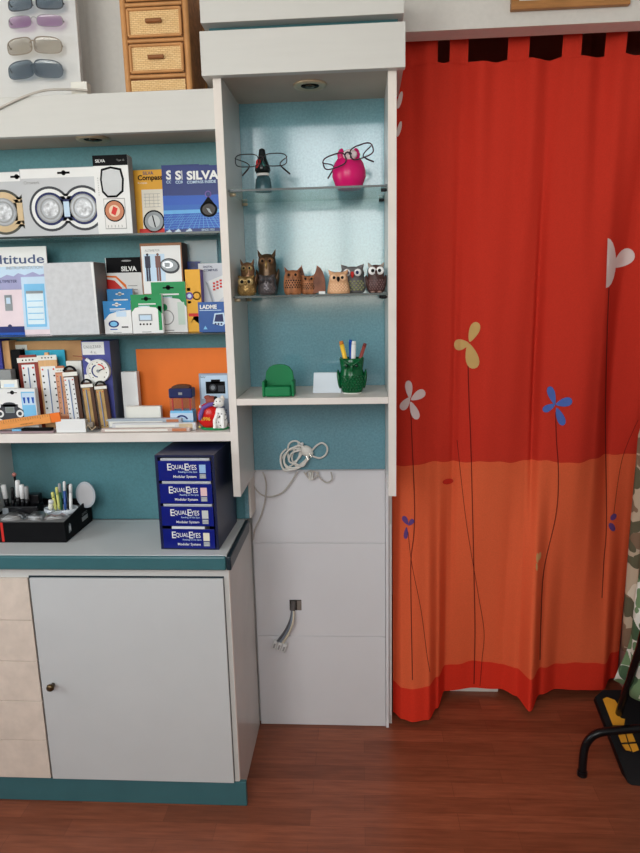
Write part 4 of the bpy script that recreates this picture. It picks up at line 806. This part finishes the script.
# outlet hole with wires
o = at(295.5, 605, 2.1945); t = thing('wire_outlet', 'loose wires with terminal block hanging from a square hole in white boards', 'wires', o)
m = MB(); m.box(-.0215, .0215, -.0012, .001, -.020, .020, mat('dark_hole', (58, 48, 42), .9)); m.box(.006, .0215, -.0018, .0, -.019, .018, mat('grey_hole_patch', (132, 122, 114), .8)); m.build('hole', t)
m = MB(); m.tube(lc([ap(293.5, 601, 2.193), ap(293, 607, 2.185), ap(292.5, 611, 2.178)]), [.009, .010, .009], mat('grey_sheath', (92, 86, 84), .6), 10); m.build('sheath', t)
for i, (c, du) in enumerate(((mat('grey_wire', (96, 98, 104), .5), -1.2), (mat('blue_grey_wire', (130, 142, 156), .5), .2), (mat('cream_wire', (220, 212, 192), .5), 1.7))):
    m = MB(); m.tube(lc(smooth_pts([ap(292.5+du*.4, 611, 2.176), ap(291.5+du, 620, 2.165), ap(287+du*1.6, 631, 2.168), ap(279+du*2.4, 643, 2.180)], 6)), .0042, c, 8); m.build('wire', t)
m = MB()
for i in range(3): m.box(-.027+.0182*i, -.0105+.0182*i, -.009, .009, -.017, .017, WHITE, .003); m.box(-.022+.0182*i, -.0155+.0182*i, -.0098, -.009, -.010, .008, GREYC)
m.build('terminal_block', t, tuple(at(279.5, 646, 2.180)-o), (0, .35, 0))

# ------------------------------------------------------------------ on top of the wall unit
# rattan drawer chest
ZTOP = 2.1685
RW = mat('rattan_pole', (192, 138, 86), .5, .1, scale=20); RD = mat('rattan_dark', (138, 88, 50), .55, .12, scale=20)
def weave():
    m = bpy.data.materials.new('woven_rattan'); m.use_nodes = True; nt = m.node_tree; L = nt.links; b = nt.nodes['Principled BSDF']; b.inputs['Roughness'].default_value = .6
    tc = nd(nt, 'ShaderNodeTexCoord'); mp = nd(nt, 'ShaderNodeMapping'); mp.inputs['Rotation'].default_value = (PI/2, 0, 0); L.new(tc.outputs['Object'], mp.inputs[0])
    br = nd(nt, 'ShaderNodeTexBrick', Scale=1.0); br.inputs['Brick Width'].default_value = .013; br.inputs['Row Height'].default_value = .0048; br.inputs['Mortar Size'].default_value = .0006
    br.inputs['Color1'].default_value = lin((232, 198, 142)); br.inputs['Color2'].default_value = lin((222, 184, 126)); br.inputs['Mortar'].default_value = lin((190, 144, 92))
    L.new(mp.outputs[0], br.inputs['Vector']); L.new(br.outputs['Color'], b.inputs['Base Color'])
    bp = nd(nt, 'ShaderNodeBump', Strength=.5, Distance=.002); L.new(br.outputs['Fac'], bp.inputs['Height']); bp.invert = True; L.new(bp.outputs[0], b.inputs['Normal']); return m
WV = weave()
Yr = 1.965; ra = at(125, 91, Yr); rb = at(192, 86, Yr); w = rb.x-ra.x; hR = .445
t = thing('rattan_chest', 'small woven rattan drawer chest on top of the wide wall unit', 'drawer chest', ((ra.x+rb.x)/2, Yr, ZTOP), rz=0)
dR = .215
m = MB(); m.box(-w/2+.006, w/2-.006, .010, dR-.004, .012, hR-.008, RD); m.build('carcass', t)
m = MB()
for x in (-w/2+.009, w/2-.009):
    for y in (.009, dR-.009): m.tube([(x, y, 0), (x, y, hR)], .009, RW, 10)
m.build('corner_posts', t)
m = MB(); m.box(w/2-.006, w/2-.0045, .020, dR-.02, .02, hR-.02, mat('shaded_side_weave', (172, 116, 70), .6, .2, bump=.6, scale=60)); m.build('shaded_side_weave', t)  # weave toned down here, painting the shade on the chest's right side
m = MB(); m.box(-w/2+.019, w/2-.019, .002, .009, .012, .042, WV); m.build('base_band', t)
dz = .092
for i in range(4):
    z0 = .061+i*dz
    m = MB(); m.tube([(-w/2+.017, .006, z0-.008), (w/2-.017, .006, z0-.008)], .0055, RW, 8); m.build('rail', t)
    d = MB().box(-w/2+.022, w/2-.022, .002, .0095, z0, z0+dz-.018, WV).build('drawer', t)
    m = MB(); a, b = -w/2+.023, w/2-.023
    for P in (((a, .001, z0+.003), (b, .001, z0+.003)), ((a, .001, z0+dz-.021), (b, .001, z0+dz-.021)), ((a, .001, z0+.003), (a, .001, z0+dz-.021)), ((b, .001, z0+.003), (b, .001, z0+dz-.021))): m.tube(P, .0042, RW, 8)
    m.build('drawer_frame', d)
    m = MB(); m.tube([(-.022, -.006, z0+dz*.42), (.022, -.006, z0+dz*.42)], .0055, RD, 10); m.tube([(-.018, -.006, z0+dz*.42), (-.018, .004, z0+dz*.42)], .003, RD, 8); m.tube([(.018, -.006, z0+dz*.42), (.018, .004, z0+dz*.42)], .003, RD, 8); m.build('drawer_pull', d)
# sunglasses board
Yb = 2.02; xb = at(74, 50, Yb).x
t = thing('sunglasses_board', 'white display board of sunglasses under clear film, top left', 'display board', (xb-.25, Yb+.03, ZTOP+.001), rx=-.035)
m = MB(); m.box(-.25, .25, 0, .02, 0, .56, WHITE, .002); m.build('board', t)
m = MB(); vs = []; fs = []; nx_, nz_ = 14, 26
for i in range(nx_+1):
    for j in range(nz_+1): vs.append((-.25+.52*i/nx_, -.034+random.uniform(-.0025, .0025)-.004*math.sin(j*1.3+i*.5), .004+.56*j/nz_))
for i in range(nx_):
    for j in range(nz_): a = i*(nz_+1)+j; fs.append((a, a+nz_+1, a+nz_+2, a+1))
m.add(vs, fs, FILM, True); vs2 = []; fs2 = []
for j in range(nz_+1):
    for q in range(4): vs2.append((.27+random.uniform(-.002, .002)-.004*(q % 2), -.034+.018*q, .004+.56*j/nz_))
for j in range(nz_):
    for q in range(3): a = j*4+q; fs2.append((a, a+1, a+5, a+4))
m.add(vs2, fs2, FILM, True); m.build('plastic_film', t)
SHD = {46: .7, 70: 1., 3: .3, 21: 0.}
SG = [(34, 3, SUNG, NV, 'grey sunglasses cut by the top of the photo', .030), (34, 21, SUNP, GREYC, 'lilac-lensed rimless sunglasses on the board', .027), (33, 46, SUNB, mat('taupe_frame', (150, 138, 124), .4), 'pale brown-grey shield sunglasses on the board', .038), (34, 70, SUNG, mat('smoke_frame', (84, 96, 106), .35), 'blue-grey wraparound sunglasses at the bottom of the board', .042)]
for u, v, lm, fm, lb, hh_ in SG:
    q = at(u, v, Yb+.002); frame_glasses('sunglasses', lb, (q.x, q.y, q.z), .165, hh_*1.25, fm, lm, group='sunglasses on the white board', temple=.013, drop=-.004, wrap=.010, rim=.0016 if v != 21 else .0009, shield=SHD[v])
q0, q1 = at(74.5, 90, 1.99), at(90.5, 90, 1.99)
m = MB(); m.box(-(q1.x-q0.x)/2, (q1.x-q0.x)/2, 0, .03, 0, .046, OFFW, .002); t = thing('adapter_box', 'small white adapter box beside the sunglasses board', 'adapter', ((q0.x+q1.x)/2, 1.965, ZTOP+.0005)); m.build('housing', t)
o = at(40, 93, 1.932); t = thing('power_cable', 'pale cable sagging over the front of wide unit below the sunglasses', 'cable', o)
m = MB(); P = [ap(88, 90.5, 1.955), ap(72, 89.5, 1.945), ap(60, 89.5, 1.930), ap(48, 90, 1.924), ap(36, 92.5, 1.9125), ap(22, 97.5, 1.912), ap(8, 104, 1.912), ap(-8, 112, 1.912), ap(-30, 124, 1.912)]
m.tube(lc(smooth_pts(P, 6)), .0032, CABLEG, 8); m.build('cord', t)

# ------------------------------------------------------------------ picture frame above the doorway
pa, pb = at(510.5, 11, YW-.012), at(629.5, 6.5, YW-.012)
w = pb.x-pa.x; t = thing('picture_frame', 'wooden picture frame hung on the wall above the red curtain', 'picture frame', ((pa.x+pb.x)/2, YW-.001, pa.z))
FW_ = mat('frame_wood', (176, 124, 74), .4, .12, scale=15, stretch=(1, 8, 8))
m = MB()
for a, b, c, d in ((-w/2, w/2, 0, .024), (-w/2, w/2, .266, .29), (-w/2, -w/2+.024, .0241, .2659), (w/2-.024, w/2, .0241, .2659)): m.box(a, b, -.02, 0, c, d, FW_, .003)
m.build('frame', t)
m = MB(); m.box(-w/2+.024, w/2-.024, -.010, -.002, .024, .266, mat('mount_paper', (222, 224, 222), .6)); m.box(-w/2+.04, w/2-.04, -.0105, -.010, .036, .25, SKYB); [m.box(-w/2+.05, w/2-.05-.03*(i % 3), -.011, -.0105, .044+.012*i, .047+.012*i, GREYC) for i in range(16)]; m.build('picture', t)

# ------------------------------------------------------------------ curtain
ZH = .014
def lerpc(P, x):
    if x <= P[0][0]: return P[0][1]
    for (a, ya), (b, yb) in zip(P, P[1:]):
        if x <= b: s = (x-a)/(b-a); s = s*s*(3-2*s); return ya+(yb-ya)*s
    return P[-1][1]
BOT = [(X(u, .05, y), y) for u, y in ((393, 2.26), (402, 2.222), (413, 2.206), (428, 2.218), (437, 2.285), (445, 2.375), (472, 2.40), (500, 2.395), (516, 2.355), (530, 2.275), (541, 2.365), (556, 2.40), (590, 2.395), (602, 2.40), (612, 2.48), (625, 2.53), (660, 2.54))]
CX0, CX1, CTOP = .113, 1.045, 2.352
XD = X(602, 1.5, 2.36)
def cy(x, z):
    t = min(1, max(0, (CTOP-z)/(CTOP-ZH))); k = t**1.25
    f = .010*math.sin(x*2*PI/.155+.6)+.006*math.sin(x*2*PI/.088+1.1+t*1.5)
    top = 2.352+f
    mid = 2.345+.020*math.sin(x*2*PI/.29+.9)+.004*math.sin(x*2*PI/.12+t*2)
    xr_ = min(1, max(0, x-XD)/.10); mid += .12*xr_*xr_*(3-2*xr_)
    for xc, a, wd in ((X(457, 1.6, 2.35), .014, .012), (X(541, 1.6, 2.35), .030, .012)): mid += a*math.exp(-((x-xc)/wd)**2)
    b = lerpc(BOT, x)+.0015*math.sin(x*2*PI/.11+t)
    if t < .45: s = t/.45; s = s*s*(3-2*s); y = top+(mid-top)*s
    else: s = (t-.45)/.55; s = s*s*(3-2*s); y = mid+(b-mid)*s
    e = min(1, (x-CX0)/.05); y -= (1-e)*.0
    return y
CRED = mat('curtain_red', (222, 62, 46), .9, .03, bump=.15, scale=220, spec=.1); CORG = mat('curtain_orange', (248, 112, 70), .9, .03, bump=.15, scale=220, spec=.1); CHEM = mat('curtain_hem_red', (240, 62, 42), .9, .03, bump=.15, scale=220, spec=.1)
ZB1, ZB2 = at(470, 462, cy(at(470, 462, 2.38).x, .98)).z, .150
t = thing('curtain', 'floor-length red and orange tab-top curtain printed with flowers in the doorway', 'curtain', (.57, 2.35, ZH))
co = Vector((.57, 2.35, ZH))
zs = [ZH+(ZB2-ZH)*i/6 for i in range(7)]+[ZB2+(ZB1-ZB2)*i/24 for i in range(1, 25)]+[ZB1+(CTOP-ZB1)*i/34 for i in range(1, 35)]
NX = 260
for c_ in (CRED, CORG, CHEM):
    nt = c_.node_tree; b_ = nt.nodes['Principled BSDF']; o_ = nt.nodes['Material Output']; tr = nd(nt, 'ShaderNodeBsdfTranslucent'); mx_ = nd(nt, 'ShaderNodeMixShader'); mx_.inputs[0].default_value = .14
    src_ = b_.inputs['Base Color'].links[0].from_socket; nt.links.new(src_, tr.inputs[0]); nt.links.new(b_.outputs[0], mx_.inputs[1]); nt.links.new(tr.outputs[0], mx_.inputs[2]); nt.links.new(mx_.outputs[0], o_.inputs[0])
m = MB(); vs = []
tabs = [(405, 424), (420, 437), (449, 468), (507, 527.5), (561, 579.5), (605, 623.5), (650, 668)]
TX = [((X(a, 2.36, 2.36)), (X(b, 2.36, 2.36))) for a, b in tabs]
for j, z in enumerate(zs):
    for i in range(NX+1):
        x = CX0+(CX1-CX0)*i/NX; zz = z
        if z > 2.2:
            g = min(abs(x-(a+b)/2) for a, b in TX); zz = z-(z-2.2)/(CTOP-2.2)*.012*min(1, g/.06)
        if abs(z-ZB1) < .06 or abs(z-ZB2) < .04: zz += .004*math.sin(x*31)+.002*math.sin(x*77)
        xx = x
        if z < ZH+.15: zz += .020*min(1, max(0, (cy(x, z)-2.25)/.12))*(1-(z-ZH)/.15)
        vs.append(Vector((xx, cy(x, z), zz))-co)
nb1 = 6; nb2 = 30
def band(j0, j1, mm):
    fs = []
    for j in range(j0, j1):
        for i in range(NX): a = j*(NX+1)+i; fs.append((a, a+1, a+NX+2, a+NX+1))
    return fs
for mm, j0, j1 in ((CHEM, 0, nb1), (CORG, nb1, nb2), (CRED, nb2, len(zs)-1)):
    sub = vs[j0*(NX+1):(j1+1)*(NX+1)]; fs = [tuple(k-j0*(NX+1) for k in f) for f in band(j0, j1, mm)]; m.add(sub, fs, mm, True)
m.v, m.f, m.mi, m.sm = m.v, m.f, m.mi, m.sm
pr_ = MB()
def cpt(u, v, off=.0035):
    Y = 2.35
    for _ in range(8): q = at(u, v, Y); Y = cy(q.x, q.z)
    q = at(u, v, Y-off); return Vector(q)-co
def petal(cx, cy_, ru, rv, ang, mm, ctr=None, half=False, off=.004):
    n = 20; V = [cpt(cx, cy_, off)]; a = math.radians(ang); sg = 0
    if ctr: sg = 1 if (cx-ctr[0])*math.cos(a)+(cy_-ctr[1])*math.sin(a) > 0 else -1
    for k in (.25, .5, .75, 1.):
        for i in range(n):
            q = 2*PI*i/n; e, f = ru*k*math.cos(q), rv*k*math.sin(q)*(1+.42*sg*math.cos(q))
            if half: f = min(f, 0)
            V.append(cpt(cx+e*math.cos(a)-f*math.sin(a), cy_+e*math.sin(a)+f*math.cos(a), off))
    fs = [(0, 1+i, 1+(i+1) % n) for i in range(n)]+[(1+r*n+i, 1+(r+1)*n+i, 1+(r+1)*n+(i+1) % n, 1+r*n+(i+1) % n) for r in range(3) for i in range(n)]
    m.add(V, fs, mm, True)
PW = mat('print_white', (232, 214, 212), .85, .03); PBG = mat('print_beige', (214, 178, 112), .85, .05); PB = mat('print_blue', (82, 112, 190), .85, .04); PV = mat('print_violet', (100, 68, 130), .85, .05); PM = mat('print_maroon', (96, 18, 14), .9, .05); POR = mat('print_amber', (226, 168, 110), .85, .05); PRD = mat('print_red', (206, 44, 30), .85, .05)
petal(606.8, 263, 25, 9.2, 92, PW, None, True, .007); petal(623.5, 259, 12.5, 7.2, -40, PW, (611, 270))
for a in ((473.5, 332, 10.5, 4.8, -68), (461.5, 344.5, 7.5, 5.2, -8), (471.5, 356, 13, 6.2, 76)): petal(*a, PBG, (467.5, 344))
for a in ((409, 389.5, 9, 3.4, 85), (418, 395.5, 8.2, 4.2, -32), (405.5, 403.5, 7.5, 3.8, 125), (414, 410.5, 9.5, 3.8, 68)): petal(*a, PW, (410.5, 399))
for a in ((552, 395.5, 9.5, 3.6, 72), (564, 402.5, 8.5, 4.2, -14), (549, 407.5, 7, 3.3, -28), (560, 416.5, 9.5, 3.8, 68)): petal(*a, PB, (555.5, 405))
for a in ((405.5, 520.5, 5, 2.4, 60), (411, 522.5, 4, 2.2, -50), (406, 533, 6, 2.0, 95)): petal(*a, PV, (407.5, 526))
petal(399.8, 100, 9, 2.2, 104, PW); petal(399.2, 129, 8, 2.0, 104, PW)
for a in ((613.5, 517, 3.8, 2.6, -50), (612, 527, 4.6, 2.8, 60)): petal(*a, PV)
petal(448, 481.5, 5.5, 2.8, -10, PRD); petal(537.5, 558, 5, 1.4, 90, POR, off=.009); petal(539.8, 556, 4, 1.3, 100, POR, off=.009); petal(536.8, 567, 4, 1., 88, POR, off=.009)
def stem(P, w=.8):
    Q = [Vector((a, b, 0)) for a, b in P]; Q = smooth_pts(Q, 14); V = []
    for q in Q: V += [cpt(q.x-w/2, q.y, .003), cpt(q.x+w/2, q.y, .003)]
    m.add(V, [(2*i, 2*i+1, 2*i+3, 2*i+2) for i in range(len(Q)-1)], PM)
stem([(410.5, 401), (412, 440), (414.5, 500), (414, 533), (411, 560), (411, 600), (412.5, 680)])
stem([(408, 532), (412, 565), (421, 610), (427, 655), (430, 672)], .45)
stem([(468, 364), (469, 400), (471, 450), (474, 574), (475, 630), (474, 684)])
stem([(457, 440), (466, 520), (477.5, 590), (484, 631), (482, 660), (480, 686)], .45)
stem([(555.5, 412), (556.5, 440), (558.5, 475), (556, 515), (544, 570), (541, 620), (540, 660)])
stem([(609, 288), (607, 340), (605.5, 420), (606.5, 521), (604, 560), (602, 598)])
stem([(638, 420), (622, 460), (613, 520)], .4)
cp_ = m.build('curtain_panel', t)
for a, b in TX:
    q = MB(); n = 6; V = []; zt_ = 2.432
    for k in range(11):
        z = CTOP-.012+(zt_-CTOP+.012)*k/10
        for i in range(n+1): x = a+(b-a)*i/n; V.append(Vector((x, cy(x, CTOP)-.003+(-.010*(k/10)), z))-co)
    fs = [(k*(n+1)+i, k*(n+1)+i+1, (k+1)*(n+1)+i+1, (k+1)*(n+1)+i) for k in range(10) for i in range(n)]
    for k in range(9):
        ang = PI*k/8
        for i in range(n+1): x = a+(b-a)*i/n; V.append(Vector((x, 2.365-.020*math.cos(ang), zt_+.020*math.sin(ang)))-co)
    o0 = 11*(n+1); fs += [(o0+k*(n+1)+i, o0+k*(n+1)+i+1, o0+(k+1)*(n+1)+i+1, o0+(k+1)*(n+1)+i) for k in range(8) for i in range(n)]
    q.add(V, fs, CRED, True); q.build('tab', t)
m = MB(); m.tube([(.11, 2.365, 2.432), (1.055, 2.365, 2.432)], .0125, mat('rod_wood', (120, 70, 44), .4), 14); tag(m.build('curtain_rod'), 'wooden rod behind the lintel carrying the red curtain', 'curtain rod')
# ------------------------------------------------------------------ leafy coat on a stand
def leaf_mat(nm, base, l1, l2, l3):
    m = bpy.data.materials.new(nm); m.use_nodes = True; nt = m.node_tree; L = nt.links; b = nt.nodes['Principled BSDF']; b.inputs['Roughness'].default_value = .85
    tc = nd(nt, 'ShaderNodeTexCoord'); n = nd(nt, 'ShaderNodeTexNoise', Scale=9.0, Detail=2.0); L.new(tc.outputs['Object'], n.inputs['Vector'])
    ad = nd(nt, 'ShaderNodeMix', data_type='RGBA', blend_type='ADD'); ad.inputs[0].default_value = .10; L.new(tc.outputs['Object'], ad.inputs[6]); L.new(n.outputs['Color'], ad.inputs[7])
    v = nd(nt, 'ShaderNodeTexVoronoi', Scale=17.0); L.new(ad.outputs[2], v.inputs['Vector'])
    cr = nd(nt, 'ShaderNodeValToRGB'); cr.color_ramp.interpolation = 'CONSTANT'; e = cr.color_ramp.elements; e[0].color = (1, 1, 1, 1); e[1].position = .58; e[1].color = (0, 0, 0, 1); L.new(v.outputs['Distance'], cr.inputs[0])
    g = nd(nt, 'ShaderNodeValToRGB'); g.color_ramp.interpolation = 'CONSTANT'; e = g.color_ramp.elements; e[0].color = lin(l1); e[1].position = .55; e[1].color = lin(l2); e2 = g.color_ramp.elements.new(.8); e2.color = lin(l3); L.new(v.outputs['Color'], g.inputs[0])
    mx = nd(nt, 'ShaderNodeMix', data_type='RGBA'); mx.inputs[6].default_value = lin(base); L.new(cr.outputs[0], mx.inputs[0]); L.new(g.outputs[0], mx.inputs[7]); L.new(mx.outputs[2], b.inputs['Base Color']); return m
LF = leaf_mat('leaf_print_cloth', (222, 218, 206), (66, 92, 62), (108, 134, 94), (206, 204, 190)); LFB = leaf_mat('brown_leaf_print_cloth', (178, 156, 132), (84, 78, 56), (120, 92, 70), (206, 190, 170))
CXC, CYC = 1.135, 2.02
t = thing('leaf_print_coat', 'white garment printed with green leaves hanging at the right edge', 'garment', (CXC, CYC, .33))
def coat_part(name, a0, a1, zb, zt_, sx, sy, mm, ph):
    m = MB(); n = 60; k = 30; vs = []; fs = []
    for j in range(k+1):
        f = j/k; z = zb+(zt_-zb)*f
        b0 = a0+(PI*.42*f if mm is LF else 0)
        for i in range(n+1):
            a = b0+(a1-b0)*i/n; rr = (1-.02*f)*(1-.75*max(0, f-.62)/.38)*(1+.06*(1-f)*math.sin(a*7+ph)+.03*math.sin(a*13+f*3))
            vs.append((sx*rr*math.cos(a), sy*rr*math.sin(a), z+.02*(1-f)*math.sin(a*3+ph)))
    for j in range(k):
        for i in range(n): a = j*(n+1)+i; fs.append((a, a+1, a+n+2, a+n+1))
    m.add(vs, fs, mm, True); o = m.build(name, t); s = o.modifiers.new('s', 'SOLIDIFY'); s.thickness = .003; return o
coat_part('front_panel', PI*.98, 2*PI*.86, -.02, 1.32, .283, .13, LF, 0)
coat_part('back_panel', .1, PI*1.45, .10, 1.30, .268, .118, LFB, 1.)
for s in (-1, 1):
    m = MB(); m.tube(smooth_pts([(s*.07, .02, 1.22), (s*.11, .05, 1.10), (s*.13, .06, .80), (s*.13, .05, .60)], 6), [.045]*8+[.04]*11, LF, 14); m.build('sleeve', t)
m = MB(); m.tube(smooth_pts([(-.13, 0, 1.25), (-.05, 0, 1.33), (0, 0, 1.37), (.05, 0, 1.33), (.13, 0, 1.25)], 6), .009, BLK, 10); m.tube(smooth_pts([(0, 0, 1.37), (.0, 0, 1.41), (.10, 0, 1.44), (.22, 0, 1.45), (XR-CXC-.001, 0, 1.45)], 5), .006, STEEL, 8); m.build('hanger', t)
# ------------------------------------------------------------------ black and yellow stepper
t = thing('stepper', 'black tube-framed machine with yellow patches on the floor below the garment', 'exercise machine', (.95, 2.0, 0))
so = Vector((.95, 2.0, 0))
BP = mat('black_painted_tube', (12, 12, 15), .22, .1); YP_ = mat('yellow_grip', (214, 148, 36), .6, .06)
f0 = atz(582, 775, 0.0); z1 = at(583, 752, f0.y).z
P = [f0+Vector((0, 0, .008)), at(584, 752, f0.y), at(588, 741, f0.y), at(597, 733.5, f0.y+.0), at(612, 731, f0.y), at(645, 728, f0.y), at(690, 726, f0.y)]
m = MB(); m.tube([tuple(p-so) for p in smooth_pts(P, 6)], .0135, BP, 12); m.build('front_leg', t)
m = MB(); m.tube([tuple(f0-so+Vector((0, 0, .0))), tuple(f0-so+Vector((0, 0, .016)))], .0165, BLK, 12); m.build('rubber_foot', t)
# sloping deck
A = at(597, 694, 2.17); Bq = at(626, 690, 2.20); Cc = atz(655, 800, .012); Dd = atz(628, 778, .012)
def slab(P, th, mm, name):
    m = MB(); Pv = [Vector(p)-so for p in P]; n = (Pv[1]-Pv[0]).cross(Pv[-1]-Pv[0]).normalized()
    if n.z < 0: n = -n
    K = len(Pv); vs = [p+n*.0 for p in Pv]+[p-n*th for p in Pv]
    m.add(vs, [tuple(range(K)), tuple(range(2*K-1, K-1, -1))]+[(i, (i+1) % K, K+(i+1) % K, K+i) for i in range(K)], mm); return m.build(name, t)
E2 = at(680, 720, 2.15); G2 = atz(690, 800, .02)
Dk = [A, at(640, 692, 2.17), at(690, 700, 2.14), G2, Dd]
O0, e1, e2 = A, (Dk[1]-A).normalized(), None
nn = (Dk[1]-A).cross(Dd-A).normalized(); nn = -nn if nn.z < 0 else nn
def onplane(u, v, lift=0.):
    d = ray(u, v); s = (A+nn*lift-CP).dot(nn)/d.dot(nn); return CP+d*s
slab([onplane(*q) for q in ((595, 697), (603, 690), (650, 690), (700, 700), (700, 790), (650, 800), (628, 782))], .03, mat('black_deck', (9, 9, 13), .5, .1), 'deck')
slab([onplane(u, v, .004) for u, v in ((603, 699), (607, 697), (615, 700), (619.5, 707), (617, 713), (621, 718), (625, 719), (624, 725), (613, 725))], .0035, YP_, 'footplate')
for P4 in (((618, 734), (625, 733.5), (627.5, 742), (621.5, 742.5)), ((626.5, 733.5), (632, 733), (635.5, 741.5), (629, 742)), ((622, 744.5), (628, 744), (631.5, 751), (626, 750)), ((629.5, 744), (636.5, 743.5), (639, 750), (633, 752))):
    slab([onplane(u, v, .004) for u, v in P4], .0035, YP_, 'yellow_patch')
m = MB(); pa = onplane(619, 713, .012); pb_ = at(640, 648, 1.86)
m.tube([tuple(pa-so), tuple(pb_-so), tuple(at(646, 624, 1.84)-so)], .0125, BP, 12); m.build('post', t)

# ------------------------------------------------------------------ light: daylight through the window behind the viewer, plus an added left fill
w_ = bpy.data.worlds.new('sky'); SC.world = w_; w_.use_nodes = True; bg = w_.node_tree.nodes['Background']
sky = w_.node_tree.nodes.new('ShaderNodeTexSky'); sky.sky_type = 'NISHITA'; sky.sun_disc = False; sky.sun_elevation = math.radians(38); sky.sun_rotation = math.radians(200)
w_.node_tree.links.new(sky.outputs[0], bg.inputs[0]); bg.inputs[1].default_value = .25
for x0, x1 in ((WX0+.05, WX1-1.06), (WX1-.84, WX1-.05)):
    ld = bpy.data.lights.new('window_daylight_and_fill', 'AREA'); ld.shape = 'RECTANGLE'; ld.size = x1-x0; ld.size_y = WZ1-WZ0-.1; ld.energy = 33*(x1-x0); ld.color = (1., .985, .965)
    lo = bpy.data.objects.new('window_daylight_and_fill', ld); COL.objects.link(lo); lo.location = ((x0+x1)/2, YB-.12, (WZ0+WZ1)/2); lo.rotation_euler = (PI/2, 0, 0)

ld = bpy.data.lights.new('window_daylight_and_fill', 'AREA'); ld.shape = 'RECTANGLE'; ld.size = LY1-LY0-.1; ld.size_y = LZ1-LZ0-.1; ld.energy = 24; ld.color = (1., .985, .965)  # added fill lamp outside the unseen left window
lo = bpy.data.objects.new('window_daylight_and_fill', ld); COL.objects.link(lo); lo.location = (XL-.12, (LY0+LY1)/2, (LZ0+LZ1)/2); lo.rotation_euler = (PI/2, 0, -PI/2)
